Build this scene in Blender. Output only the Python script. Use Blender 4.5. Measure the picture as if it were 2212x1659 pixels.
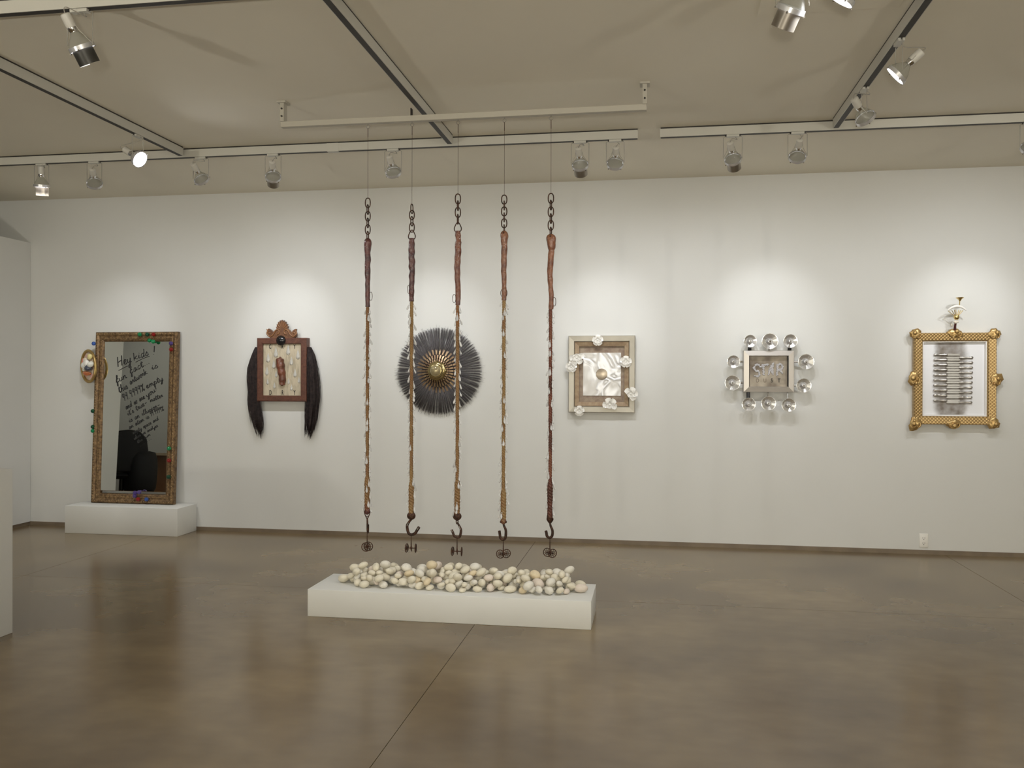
import bpy, bmesh, math, random
from mathutils import Vector, Matrix, Quaternion
PI = math.pi
random.seed(7)
R = random.Random(11)
C = bpy.context.scene.collection
for o in list(bpy.data.objects): bpy.data.objects.remove(o)

# ------------------------------------------------------------------ camera
W, H, FPX = 2212, 1659, 1864.0
YAW, PITCH, ROLL, CAMZ = .1618, -.00397, .00263, 1.5
cf = Vector((-math.sin(YAW)*math.cos(PITCH), math.cos(YAW)*math.cos(PITCH), math.sin(PITCH)))
cr = Vector((math.cos(YAW), math.sin(YAW), 0))
cu = cr.cross(cf)
cR = cr*math.cos(ROLL) + cu*math.sin(ROLL)
cU = cu*math.cos(ROLL) - cr*math.sin(ROLL)
cam_d = bpy.data.cameras.new('camera')
cam = bpy.data.objects.new('camera', cam_d); C.objects.link(cam)
cam_d.sensor_width = 36; cam_d.lens = FPX/W*36; cam_d.clip_start = .05; cam_d.clip_end = 100
m = Matrix((cR, cU, -cf)).transposed().to_4x4(); m.translation = (0, 0, CAMZ)
cam.matrix_world = m
bpy.context.scene.camera = cam

# ------------------------------------------------------------------ world, exposure
w = bpy.data.worlds.new('world'); bpy.context.scene.world = w; w.use_nodes = True
w.node_tree.nodes['Background'].inputs[0].default_value = (1, .93, .84, 1)
w.node_tree.nodes['Background'].inputs[1].default_value = .3
vs = bpy.context.scene.view_settings
vs.view_transform = 'Standard'; vs.look = 'None'; vs.gamma = 1; vs.exposure = 0; vs.use_curve_mapping = False

ART_POWER = 34          # spots on the works
UP_POWER = 225
ROOM_POWER = 1200         # spots added behind the camera for ambient light
SPILL = .92
SPOT_COL = (.955, .975, 1)
ROOM_COL = (1, .965, .855)

def spot(loc, target, energy, size=50, blend=1, radius=.03, col=SPOT_COL, parent=None, name='beam'):
    l = bpy.data.lights.new(name, 'SPOT'); l.energy = energy; l.spot_size = math.radians(size)
    l.spot_blend = blend; l.shadow_soft_size = radius; l.color = col
    o = bpy.data.objects.new(name, l); C.objects.link(o)
    d = (Vector(target)-Vector(loc)).normalized()
    o.rotation_mode = 'QUATERNION'; o.rotation_quaternion = d.to_track_quat('-Z', 'Y')
    o.location = loc
    if parent is not None:
        o.parent = parent; o.matrix_parent_inverse = parent.matrix_world.inverted() if False else Matrix.Translation(-Vector(parent.location))
    return o
# spots added out of view behind the camera for bounced ambient light
for x, y, tx, ty, tz in ((-5.2, -4.0, -5.2, -7, 2.1), (-1.8, -4.0, -1.8, -7, 2.1), (1.8, -4.0, 1.8, -7, 2.1), (5.2, -4.0, 5.2, -7, 2.1)):
    spot((x, y, 3.1), (tx, ty, tz), ROOM_POWER, 95, 1, .06, ROOM_COL, name='room_fill')
for x in (-4.5, 0, 4.5):        # unseen spots added behind the camera to brighten the ceiling
    spot((x, -.6, 1.5), (x, 2.2, 3.345), UP_POWER, 150, 1, .08, ROOM_COL, name='ceiling_fill')
spot((-7.4, 5.6, 3.1), (-7.6, 3.2, 1.3), 120, 100, 1, .06, ROOM_COL, name='office_fill')  # spot added out of view to brighten the corner the mirror reflects

# ------------------------------------------------------------------ helpers
def ray(px, py): return cf + cR*((px-W/2)/FPX) - cU*((py-H/2)/FPX)
def on_y(px, py, Y):
    d = ray(px, py); return Vector((0, 0, CAMZ)) + d*(Y/d.y)
def on_z(px, py, Z):
    d = ray(px, py); return Vector((0, 0, CAMZ)) + d*((Z-CAMZ)/d.z)

class MB:
    def __init__(s): s.v = []; s.f = []
    def add(s, vs, fs):
        k = len(s.v); s.v += [tuple(a) for a in vs]; s.f += [tuple(i+k for i in f) for f in fs]; return s
    def box(s, x0, x1, y0, y1, z0, z1, M=None):
        vs = [Vector((x, y, z)) for x in (x0, x1) for y in (y0, y1) for z in (z0, z1)]
        if M is not None: vs = [M @ a for a in vs]
        return s.add(vs, [(0,1,3,2),(4,6,7,5),(0,4,5,1),(2,3,7,6),(0,2,6,4),(1,5,7,3)])
    def tube(s, pts, r, n=8, closed=False, flat=None):
        pts = [Vector(p) for p in pts]; N = len(pts)
        rs = r if isinstance(r, (list, tuple)) else [r]*N
        tang = []
        for i in range(N):
            a = pts[(i-1) % N] if (closed or i > 0) else pts[i]
            b = pts[(i+1) % N] if (closed or i < N-1) else pts[i]
            t = b-a; tang.append(t.normalized() if t.length > 1e-9 else Vector((0,0,1)))
        t0 = tang[0]; ref = Vector((0,0,1)) if abs(t0.z) < .9 else Vector((1,0,0))
        nrm = (ref - t0*ref.dot(t0)).normalized(); vs = []
        for i in range(N):
            if i > 0:
                q = tang[i-1].rotation_difference(tang[i]); nrm = q @ nrm
                nrm = (nrm - tang[i]*nrm.dot(tang[i])).normalized()
            bn = tang[i].cross(nrm)
            for k in range(n):
                a = 2*PI*k/n
                vs.append(pts[i] + (nrm*math.cos(a) + bn*math.sin(a)*(flat or 1))*rs[i])
        fs = []
        M_ = N if closed else N-1
        for i in range(M_):
            for k in range(n):
                a = i*n+k; b = i*n+(k+1) % n; j = (i+1) % N
                fs.append((a, b, j*n+(k+1) % n, j*n+k))
        if not closed:
            fs.append(tuple(range(n))[::-1]); fs.append(tuple((N-1)*n+k for k in range(n)))
        return s.add(vs, fs)
    def lathe(s, prof, n=24, M=None, wave=None, cap=True):
        vs = []; fs = []
        for r_, z in prof:
            for k in range(n):
                a = 2*PI*k/n; q = r_*(wave(a, r_) if wave else 1)
                p = Vector((q*math.cos(a), q*math.sin(a), z)); vs.append(M @ p if M is not None else p)
        for i in range(len(prof)-1):
            for k in range(n):
                fs.append((i*n+k, i*n+(k+1) % n, (i+1)*n+(k+1) % n, (i+1)*n+k))
        if cap: fs.append(tuple(range(n))[::-1]); fs.append(tuple((len(prof)-1)*n+k for k in range(n)))
        return s.add(vs, fs)
    def ell(s, c, r, nu=12, nv=8, M=None, fn=None):
        c = Vector(c); vs = []; fs = []
        def P(u, v):
            d = Vector((math.cos(u)*math.sin(v), math.sin(u)*math.sin(v), math.cos(v)))
            k = fn(d) if fn else 1
            p = Vector((d.x*r[0]*k, d.y*r[1]*k, d.z*r[2]*k))
            if M is not None: p = M @ p
            return c + p
        vs.append(P(0, 0))
        for j in range(1, nv):
            for i in range(nu): vs.append(P(2*PI*i/nu, PI*j/nv))
        vs.append(P(0, PI)); L = len(vs)-1
        for i in range(nu):
            fs.append((0, 1+i, 1+(i+1) % nu)); b = 1+(nv-2)*nu
            fs.append((L, b+(i+1) % nu, b+i))
        for j in range(nv-2):
            for i in range(nu):
                a = 1+j*nu
                fs.append((a+i, a+nu+i, a+nu+(i+1) % nu, a+(i+1) % nu))
        return s.add(vs, fs)
    def prism(s, pts, y0, y1, M=None):      # outline in x,z, thickness along y
        n = len(pts); vs = [Vector((p[0], y0, p[1])) for p in pts]+[Vector((p[0], y1, p[1])) for p in pts]
        if M is not None: vs = [M @ a for a in vs]
        fs = [tuple(range(n)), tuple(range(n, 2*n))[::-1]]
        fs += [(i, n+i, n+(i+1) % n, (i+1) % n) for i in range(n)]
        return s.add(vs, fs)
    def build(s, name, mat, parent=None, sharp=35, smooth=True, bevel=0):
        me = bpy.data.meshes.new(name); me.from_pydata(s.v, [], s.f)
        bm = bmesh.new(); bm.from_mesh(me); bmesh.ops.recalc_face_normals(bm, faces=bm.faces)
        if bevel: bmesh.ops.bevel(bm, geom=bm.edges[:], offset=bevel, segments=2, affect='EDGES', profile=.5)
        bm.to_mesh(me); bm.free()
        if smooth:
            for p in me.polygons: p.use_smooth = True
            me.set_sharp_from_angle(angle=math.radians(sharp))
        if mat: me.materials.append(mat)
        o = bpy.data.objects.new(name, me); C.objects.link(o)
        if parent is not None: o.parent = parent
        return o

def empty(name, loc, label, cat, group=None, rot=None):
    o = bpy.data.objects.new(name, None); C.objects.link(o); o.empty_display_size = .05
    o.location = loc
    if rot: o.rotation_euler = rot
    return tag(o, label, cat, group)
def tag(o, label=None, cat=None, group=None, kind=None):
    if label: o['label'] = label
    if cat: o['category'] = cat
    if group: o['group'] = group
    if kind: o['kind'] = kind
    return o
def struct(name, mb, mat, **k):
    o = mb.build(name, mat, smooth=False, **k); o['kind'] = 'structure'; return o
def lab(o, t): o['label'] = t; return o
def cat_rom(pts, k=5, closed=False):
    P = [Vector(p) if len(p) == 3 else Vector((p[0], p[1], 0)) for p in pts]; out = []; n = len(P)
    rng = n if closed else n-1
    for i in range(rng):
        a = P[(i-1) % n] if closed or i > 0 else P[i]; b = P[i]; c = P[(i+1) % n]
        d = P[(i+2) % n] if closed or i < n-2 else P[(i+1) % n]
        for j in range(k):
            t = j/k
            out.append(.5*((2*b) + (c-a)*t + (2*a-5*b+4*c-d)*t*t + (3*b-a-3*c+d)*t*t*t))
    if not closed: out.append(P[-1])
    return out

# ------------------------------------------------------------------ materials
def mat(name, col, rough=.6, metal=0, col2=None, scale=8, bump=0, bscale=40, spec=None, detail=4, stretch=None, pos=False, emit=None, trans=0, ior=1.5, lo=.35, hi=.65, rough2=None, coat=0, bdist=.01):
    m = bpy.data.materials.new(name); m.use_nodes = True; nt = m.node_tree; N = nt.nodes; L = nt.links
    b = N['Principled BSDF']; b.inputs['Base Color'].default_value = (*col, 1)
    b.inputs['Roughness'].default_value = rough; b.inputs['Metallic'].default_value = metal
    if spec is not None: b.inputs['Specular IOR Level'].default_value = spec
    if coat: b.inputs['Coat Weight'].default_value = coat; b.inputs['Coat Roughness'].default_value = .15
    if trans: b.inputs['Transmission Weight'].default_value = trans; b.inputs['IOR'].default_value = ior
    if emit: b.inputs['Emission Color'].default_value = (*emit[0], 1); b.inputs['Emission Strength'].default_value = emit[1]
    tc = None
    def coord():
        nonlocal tc
        if tc is None:
            if pos: g = N.new('ShaderNodeNewGeometry'); tc = g.outputs['Position']
            else: g = N.new('ShaderNodeTexCoord'); tc = g.outputs['Object']
            if stretch:
                mp = N.new('ShaderNodeMapping'); mp.inputs['Scale'].default_value = stretch; L.new(tc, mp.inputs[0]); tc = mp.outputs[0]
        return tc
    if col2:
        n = N.new('ShaderNodeTexNoise'); n.inputs['Scale'].default_value = scale; n.inputs['Detail'].default_value = detail
        L.new(coord(), n.inputs['Vector'])
        r = N.new('ShaderNodeValToRGB'); r.color_ramp.elements[0].position = lo; r.color_ramp.elements[1].position = hi
        r.color_ramp.elements[0].color = (*col, 1); r.color_ramp.elements[1].color = (*col2, 1)
        L.new(n.outputs['Fac'], r.inputs[0]); L.new(r.outputs[0], b.inputs['Base Color'])
        if rough2 is not None:
            mr = N.new('ShaderNodeMapRange'); mr.inputs[1].default_value = lo; mr.inputs[2].default_value = hi
            mr.inputs[3].default_value = rough; mr.inputs[4].default_value = rough2
            L.new(n.outputs['Fac'], mr.inputs[0]); L.new(mr.outputs[0], b.inputs['Roughness'])
    if bump:
        n2 = N.new('ShaderNodeTexNoise'); n2.inputs['Scale'].default_value = bscale; n2.inputs['Detail'].default_value = 3
        L.new(coord(), n2.inputs['Vector']); bp = N.new('ShaderNodeBump'); bp.inputs['Strength'].default_value = bump
        bp.inputs['Distance'].default_value = bdist
        L.new(n2.outputs['Fac'], bp.inputs['Height']); L.new(bp.outputs[0], b.inputs['Normal'])
    return m

M = {}
M['wall'] = mat('painted_wall', (.70,.70,.68), .75, col2=(.68,.68,.655), scale=.8, pos=True, bump=.15, bscale=90, bdist=.002)
M['ceil'] = mat('painted_ceiling', (.82,.775,.655), .8, col2=(.78,.735,.625), scale=.7, pos=True)
M['wall2'] = mat('painted_wall_bright', (.86,.84,.79), .8)
M['grey'] = mat('grey_wall', (.42,.42,.41), .8)
M['white'] = mat('white_paint', (.69,.685,.65), .55, col2=(.67,.665,.625), scale=3)
M['base'] = mat('dark_baseboard', (.17,.13,.09), .45, col2=(.22,.17,.115), scale=6, pos=True)
M['black'] = mat('black_plastic', (.02,.02,.022), .45)
M['slot'] = mat('slot_black', (.03,.026,.022), .6)
M['track'] = mat('track_white', (.60,.585,.53), .45, spec=.4)
M['beam'] = mat('beam_white', (.48,.45,.38), .6)
M['iron'] = mat('rusty_iron', (.035,.025,.02), .5, .7, col2=(.11,.05,.03), scale=60, bump=.5, bscale=150)
M['glass'] = mat('crystal_glass', (1,1,1), .02, trans=1, ior=1.5)
M['crystal'] = mat('crystal_drop_glass', (1,1,1), .03, trans=.58, ior=1.5)
M['chrome'] = mat('chrome', (.75,.75,.77), .12, 1)
M['brass'] = mat('brass', (.72,.56,.25), .25, 1)

def floor_mat():
    m = bpy.data.materials.new('polished_concrete'); m.use_nodes = True; nt = m.node_tree; N = nt.nodes; L = nt.links; b = N['Principled BSDF']
    g = N.new('ShaderNodeNewGeometry')
    def noise(sc, det, stretch=None):
        n = N.new('ShaderNodeTexNoise'); n.inputs['Scale'].default_value = sc; n.inputs['Detail'].default_value = det
        if stretch:
            mp = N.new('ShaderNodeMapping'); mp.inputs['Scale'].default_value = stretch; L.new(g.outputs['Position'], mp.inputs[0]); L.new(mp.outputs[0], n.inputs['Vector'])
        else: L.new(g.outputs['Position'], n.inputs['Vector'])
        return n
    a = noise(.9, 3); c = noise(7, 1.5, (1, 1.6, 1)); d = noise(2.6, 2)
    r1 = N.new('ShaderNodeValToRGB'); r1.color_ramp.elements[0].position = .2; r1.color_ramp.elements[1].position = .8
    r1.color_ramp.elements[0].color = (.088,.056,.030, 1); r1.color_ramp.elements[1].color = (.290,.213,.115, 1)
    L.new(a.outputs['Fac'], r1.inputs[0])
    mx = N.new('ShaderNodeMix'); mx.data_type = 'RGBA'; mx.blend_type = 'MULTIPLY'; mx.inputs[0].default_value = .3
    r2 = N.new('ShaderNodeValToRGB'); r2.color_ramp.elements[0].position = .1; r2.color_ramp.elements[1].position = .9
    r2.color_ramp.elements[0].color = (.62,.60,.58, 1); r2.color_ramp.elements[1].color = (1.3,1.3,1.3, 1)
    L.new(c.outputs['Fac'], r2.inputs[0]); L.new(r1.outputs[0], mx.inputs['A']); L.new(r2.outputs[0], mx.inputs['B'])
    mx2 = N.new('ShaderNodeMix'); mx2.data_type = 'RGBA'; mx2.blend_type = 'MULTIPLY'; mx2.inputs[0].default_value = .5
    r3 = N.new('ShaderNodeValToRGB'); r3.color_ramp.elements[0].position = .1; r3.color_ramp.elements[1].position = .9
    r3.color_ramp.elements[0].color = (.6,.56,.5, 1); r3.color_ramp.elements[1].color = (1.25,1.3,1.3, 1)
    L.new(d.outputs['Fac'], r3.inputs[0]); L.new(mx.outputs['Result'], mx2.inputs['A']); L.new(r3.outputs[0], mx2.inputs['B'])
    L.new(mx2.outputs['Result'], b.inputs['Base Color'])
    b.inputs['Roughness'].default_value = .215
    b.inputs['Specular IOR Level'].default_value = .55
    return m
M['floor'] = floor_mat()
M['subfloor'] = mat('joint_filler', (.05,.042,.034), .8)

# ------------------------------------------------------------------ setting
D, HC = 7.98, 3.345
XL, XR, YF = -9.6, 7.4, -7.0
XP, YP = -6.33, 6.29
fl = struct('floor', MB().box(XL-.1, XR+.1, YF-.1, D+.1, -.12, -.006), M['subfloor'])
xs = [XL, -8.396, -4.736, -1.076, 2.5, 6.1, XR]; ys = [YF, -5.0, -1.4, 2.2, 5.9, D]
for i in range(6):
    for j in range(5):
        g = .0016
        s_ = MB().box(xs[i]+g, xs[i+1]-g, ys[j]+g, ys[j+1]-g, -.0055, 0).build('slab', M['floor'], fl, smooth=False)
struct('ceiling', MB().box(XL-.1, XR+.1, YF-.1, D+.1, HC, HC+.1), M['ceil'])
struct('wall_back', MB().box(XL-.1, XR+.1, D, D+.12, 0, HC), M['wall'])
struct('wall_right', MB().box(XR, XR+.12, YF, D, 0, HC), M['wall2'])
struct('wall_left', MB().box(XL-.12, XL, YF, D, 0, HC), M['grey'])
struct('wall_front', MB().box(XL, XR, YF-.12, YF, 0, HC), M['wall2'])
struct('wall_partition', MB().box(XP-.14, XP, YP, D-.004, .035, 2.905), M['wall'])
struct('wall_office', MB().box(XL, -5.9, 3.05, 3.17, 0, HC), M['grey'])
BB = .037
struct('baseboard_back', MB().box(XP, XR, D-.012, D, 0, BB), M['base'])
struct('baseboard_partition', MB().box(XP-.13, XP-.008, YP+.01, D-.006, 0, .035), M['base'])
# ceiling hatch seam (top of the picture)
hp = on_z(1940, 16, HC); hq = on_z(1690, 24, HC)
hy = (hp.y+hq.y)/2
hatch = MB().box(hq.x-.12, hp.x, hy-1.1, hy, HC-.008, HC-.001).build('ceiling_hatch', M['ceil'], smooth=False, bevel=.002)
tag(hatch, 'flat painted access hatch in the ceiling beside the right-hand light track', 'hatch')

# tracks: a light profile with a dark conductor slot underneath and a dark strip on top painting the gap's shade
TZ = HC-.070
def track(a, b, label, joints=()):
    a = Vector((*a, 0)); b = Vector((*b, 0)); d = (b-a); Ln = d.length; ang = math.atan2(d.y, d.x)
    t = empty('light_track', (a.x, a.y, TZ), label, 'light track', 'tracks on the ceiling', (0, 0, ang))
    pr = MB()
    pr.box(0, Ln, -.021, -.017, 0, .0605); pr.box(0, Ln, .017, .021, 0, .0605); pr.box(0, Ln, -.017, .017, .02, .0605)
    pr.build('profile', M['track'], t, smooth=False)
    MB().box(.002, Ln-.002, -.0165, .0165, -.0012, .0198).build('slot', M['slot'], t, smooth=False)
    MB().box(0, Ln, -.020, .020, .0610, .0698).build('gap_shade', M['slot'], t, smooth=False)
    MB().box(-.004, 0, -.021, .021, 0, .064).build('end_cap', M['track'], t, smooth=False)
    for j in joints: MB().box(j, j+.09, -.0235, .0235, -.003, .061).build('coupler', M['track'], t, smooth=False)
    return t
YT = 6.40
track((XL+.2, YT), (-.115, YT), 'long pale light track along the picture wall, left of the gap', (3.2, 6.9))
track((.05, YT), (XR-.1, YT), 'pale light track along the picture wall, right of the gap')
track((-3.70, YT-.065), (-3.70, -3), 'pale light track running away from the camera at far left')
track((-1.51, YT-.075), (-1.51, -3), 'pale light track running over the hanging beam in the middle')
track((1.26, YT-.065), (1.26, -3), 'pale light track running towards the camera at right, with two spotlights')
YT2 = 3.76
track((XL+.2, YT2), (-3.735, YT2), 'left stub of the near light track crossing the top left corner')
track((-3.665, YT2), (-1.545, YT2), 'near light track in the top left corner, carrying one shaded spotlight')
track((-1.475, YT2), (1.225, YT2), 'near light track just above the picture edge, between two cross tracks')

# ------------------------------------------------------------------ spotlights
M['socket'] = mat('socket_white', (.62,.60,.55), .4)
M['lampglass'] = mat('lamp_glass', (.86,.86,.82), .08, trans=.88, ior=1.3)
M['ring'] = mat('ring_grey', (.66,.66,.68), .25, .55)
M['wire'] = mat('wire_grey', (.42,.40,.36), .4, .4)
M['snoot'] = mat('snoot_metal', (.30,.27,.23), .35, .8)
M['snootdark'] = mat('snoot_dark', (.05,.048,.042), .45, .4)
M['face'] = mat('lamp_face', (1,1,1), .4, emit=((1,.98,1), 4))
M['face'].cycles.emission_sampling = 'NONE'
GL = 'track spotlights'
def fixture(x, y, label, aim, along=0, snoot=None, energy=ART_POWER, size=41, drop=.165, cone2=None):
    """along: direction of the track (0: along x, 90: along y); aim: world point"""
    t = empty('track_spotlight', (x, y, TZ), label, 'spotlight', GL)
    A = Matrix.Rotation(math.radians(along), 3, 'Z')
    MB().box(-.045, .045, -.017, .017, -.016, 0, A.to_4x4()).build('adapter', M['track'], t, smooth=False, bevel=.002)
    for s in (-1, 1): MB().lathe([(.004, -.006), (.004, .006)], 8, Matrix.Translation(A @ Vector((s*.050, 0, -.006)))).build('screw', M['slot'], t)
    hw = .066
    piv = Vector((0, 0, -drop))
    for s in (-1, 1):
        MB().tube([A @ Vector(p) for p in ((s*.035, 0, -.012), (s*(hw-.004), 0, -.013), (s*hw, 0, -.018), (s*hw, 0, -drop*.55), (s*hw, 0, -drop-.006))], .0022, 6).build('yoke_arm', M['wire'], t)
    d = (Vector(aim) - (Vector((x, y, TZ)) + piv)).normalized()
    q = d.to_track_quat('-Z', 'Y')
    T = Matrix.Translation(piv) @ q.to_matrix().to_4x4()
    # head axis -z is the beam; ring centre at the pivot
    MB().lathe([(.017,.142), (.0235,.138), (.0245,.09), (.0225,.078)], 20, T).build('socket', M['socket'], t)
    MB().lathe([(.0205,.078), (.021,.066), (.0185,.060), (.0185,.056)], 20, T).build('collar', M['chrome'], t)
    gl = [(.018,.056), (.023,.048), (.034,.034), (.046,.018), (.054,.002), (.057,-.010)]
    gi = [(r-.002, z) for r, z in gl[::-1]]
    MB().lathe(gl+gi, 28, T, cap=False).build('bulb', M['lampglass'], t)
    MB().lathe([(.0575,-.006), (.0615,-.006), (.0625,-.026), (.0585,-.026), (.0575,-.006)], 28, T, cap=False).build('ring', M['ring'], t)
    for a in (0, 1, 2, 3):
        an = a*PI/2+.7
        MB().tube([T @ Vector((math.cos(an)*r, math.sin(an)*r, z)) for r, z in ((.062,-.024), (.066,-.030))], .004, 6).build('clip', M['chrome'], t)
    MB().lathe([(.0005,-.0150), (.0555,-.0150), (.0555,-.0240), (.030,-.0270), (.0005,-.0275)], 28, T).build('lens', M['face'], t)
    MB().lathe([(.0005,-.0115), (.0560,-.0115), (.0560,-.0140), (.0005,-.0140)], 28, T).build('lens_backing', M['socket'], t)  # opaque disc added to keep the lens glow out of the glass
    # support wires from ring to socket
    for s in (-1, 1):
        sw = MB()
        side = A @ Vector((s*hw, 0, -drop))
        sw.tube([side, side.lerp(T @ Vector((0, 0, .12)), .55), T @ Vector((s*.02, 0, .125))], .0014, 5)
        sw.build('stay_wire', M['wire'], t)
    sw = MB(); sw.tube(cat_rom([T @ Vector((0, 0, .142)), T @ Vector((.018,.01,.165)), Vector((.03, .0, -.035)), Vector((.012, 0, -.010))], 6), .0024, 6)
    sw.build('cord', M['wire'], t)
    if snoot:
        h_ = .075; n_ = 18; a0, a1 = snoot[1]; pr = MB(); vs = []; fs = []
        for i in range(n_+1):
            a = math.radians(a0+(a1-a0)*i/n_)
            for r_, z in ((.050,-.020), (.050,-.020-h_), (.0485,-.020-h_), (.0485,-.020)):
                vs.append(T @ Vector((r_*math.cos(a), r_*math.sin(a), z)))
        for i in range(n_):
            for k in range(4): fs.append((i*4+k, i*4+(k+1) % 4, i*4+4+(k+1) % 4, i*4+4+k))
        fs += [(0,1,2,3), (n_*4+3, n_*4+2, n_*4+1, n_*4)]
        pr.add(vs, fs); pr.build('snoot', M[snoot[0]], t)
    if energy:
        hp_ = (x+piv.x+d.x*.065, y+piv.y+d.y*.065, TZ+piv.z+d.z*.065)
        spot(hp_, aim, energy, size, 1, .035, parent=t)
        spot(hp_, (aim[0], aim[1]-.3, min(aim[2], 1.25)), energy*SPILL*(.5 if x < -4.2 else 1), 136, 1, .035, parent=t, name='spill')     # wide spill of the same lamp
    return t
lx = lambda px, py: on_y(px, py, YT).x
WZ = 1.95
fixture(lx(90,365), YT, 'shaded spotlight at the far left end of the picture-wall track', (-5.2, 6.9, 0), snoot=('snoot', (0, 170)), size=75, energy=ART_POWER*1.6)
fixture(lx(204,357), YT, 'second clear spotlight from the left on the picture-wall track', (-5.3, D, 1.9))
fixture(lx(434,344), YT, 'clear spotlight just right of where the leftmost cross track meets the wall track', (-3.5, D, 1.9), energy=ART_POWER*.7)
fixture(lx(590,333), YT, 'shaded spotlight over the fur-draped picture, straight down from the fourth socket', (-3.58, D, 1.95), snoot=('snoot', (200, 330)), energy=ART_POWER*.9)
fixture(lx(849,318), YT, 'clear spotlight above the round bristle work, beside the first hanging wire', (-2.03, D, 1.95), energy=ART_POWER*1.1)
fixture(lx(1253,303), YT, 'shaded spotlight, left one of the pair above the rose picture', (-.5, D, 1.85), snoot=('snoot', (180, 350)), energy=ART_POWER*.6)
fixture(lx(1329,300), YT, 'clear spotlight, right one of the pair above the rose picture', (-.42, D, 2.0), energy=ART_POWER*.7)
fixture(lx(1583,292), YT, 'shaded spotlight just left of where the right cross track meets the wall track', (.98, D, 1.95), snoot=('snoot', (180, 350)), energy=ART_POWER*.6)
fixture(lx(1723,290), YT, 'clear spotlight above and right of the ringed silver frame', (1.05, D, 2.0), energy=ART_POWER*.75)
fixture(lx(2226,287), YT, 'clear spotlight cut by the right edge of the picture', (2.6, D, 1.95), energy=ART_POWER*.8)
fixture(3.15, YT, 'clear spotlight on the wall track beyond the right edge', (2.62, D, 2.0), energy=ART_POWER*.7)
fixture(-3.70, on_z(304,292,TZ).y, 'brightly glowing spotlight on the far left cross track', (1.0, 4.9, .2), along=90, energy=ART_POWER*.5, size=70)
p = on_z(1941, 88, TZ)
fixture(1.26, p.y, 'glowing spotlight turned to the left on the right cross track', (-1.2, 5.6, .9), along=90, energy=ART_POWER*.5, size=60)
p = on_z(1868, 192, TZ)
fixture(1.26, p.y, 'clear spotlight lower down the right cross track, turned to the right', (3.0, D-.6, 1.2), along=90, energy=ART_POWER*.35, size=60)
p = on_z(175, 22, TZ)
fixture(p.x, YT2, 'dark shaded spotlight hanging from the near track in the top left corner', (-1.9, 5.3, .2), snoot=('snootdark', (150, 400)), energy=ART_POWER*1.1, size=42)
fixture(on_y(1712,-20,YT2).x, YT2, 'shaded spotlight cut by the top edge near the ceiling hatch', (-.7, 5.4, .2), snoot=('snoot', (120, 330)), energy=ART_POWER*1.1, size=42, drop=.20)
fixture(on_y(1822,-20,YT2).x, YT2, 'glaring spotlight cut by the top edge, right of the shaded one', (-1.2, 4.6, .2), energy=ART_POWER*1.1, size=44, drop=.17)

# ------------------------------------------------------------------ hanging beam
YB = 5.42
bx0, bx1 = -2.44, -.043
bt = empty('hanging_beam', (0, YB, 3.175), 'long thin cream beam hung below the ceiling carrying five wires', 'beam')
MB().box(bx0, bx1, -.022, .022, 0, .036).build('bar', M['beam'], bt, smooth=False, bevel=.002)
for x in (bx0+.012, bx1-.012):
    MB().box(x-.013, x+.013, -.026, .026, .037, HC-3.175-.012).build('bracket', M['beam'], bt, smooth=False)
    MB().box(x-.03, x+.03, -.04, .04, HC-3.175-.012, HC-3.175).build('plate', M['beam'], bt, smooth=False)
    MB().lathe([(.006, 0), (.006, .007)], 10, Matrix.Translation((x, -.026, .07)) @ Matrix.Rotation(PI/2, 4, 'X')).build('bolt', M['slot'], bt)
    MB().lathe([(.006, 0), (.006, .007)], 10, Matrix.Translation((x, -.026, .12)) @ Matrix.Rotation(PI/2, 4, 'X')).build('bolt', M['slot'], bt)
MB().box(-1.552, -1.546, -.018, .018, .037, .085).build('bracket', M['slot'], bt, smooth=False)
RX = [-1.843, -1.545, -1.240, -.938, -.639]
for x in RX:
    ev = MB(); ev.tube([(x, 0, 0), (x, 0, -.009)], .0035, 8)
    ev.tube([(x+.011*math.sin(a*PI/8), 0, -.019+.011*math.cos(a*PI/8)) for a in range(16)], .0022, 6, closed=True)
    ev.build('eyebolt', M['chrome'], bt)

# ------------------------------------------------------------------ hanging ropes
def ropemat(name, c1, c2, c3, zs, rough=.6):
    m = bpy.data.materials.new(name); m.use_nodes = True; nt = m.node_tree; N = nt.nodes; L = nt.links; b = N['Principled BSDF']
    b.inputs['Roughness'].default_value = rough
    tc = N.new('ShaderNodeTexCoord'); mp = N.new('ShaderNodeMapping'); mp.inputs['Scale'].default_value = (1, 1, 1); mp.inputs['Location'].default_value = (zs, 0, zs)
    L.new(tc.outputs['Object'], mp.inputs[0])
    n = N.new('ShaderNodeTexNoise'); n.inputs['Scale'].default_value = 4.5; n.inputs['Detail'].default_value = 5; L.new(mp.outputs[0], n.inputs['Vector'])
    r = N.new('ShaderNodeValToRGB'); e = r.color_ramp.elements; c1, c2, c3 = (tuple(q*.74 for q in c) for c in (c1, c2, c3)); e[0].position = .38; e[0].color = (*c1, 1); e[1].position = .64; e[1].color = (*c3, 1)
    x = e.new(.5); x.color = (*c2, 1); L.new(n.outputs['Fac'], r.inputs[0]); L.new(r.outputs[0], b.inputs['Base Color'])
    n2 = N.new('ShaderNodeTexNoise'); n2.inputs['Scale'].default_value = 260; L.new(tc.outputs['Object'], n2.inputs['Vector'])
    bp = N.new('ShaderNodeBump'); bp.inputs['Strength'].default_value = .4; bp.inputs['Distance'].default_value = .003
    L.new(n2.outputs['Fac'], bp.inputs['Height']); L.new(bp.outputs[0], b.inputs['Normal'])
    return m
hemp = (.31,.175,.068)
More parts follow.
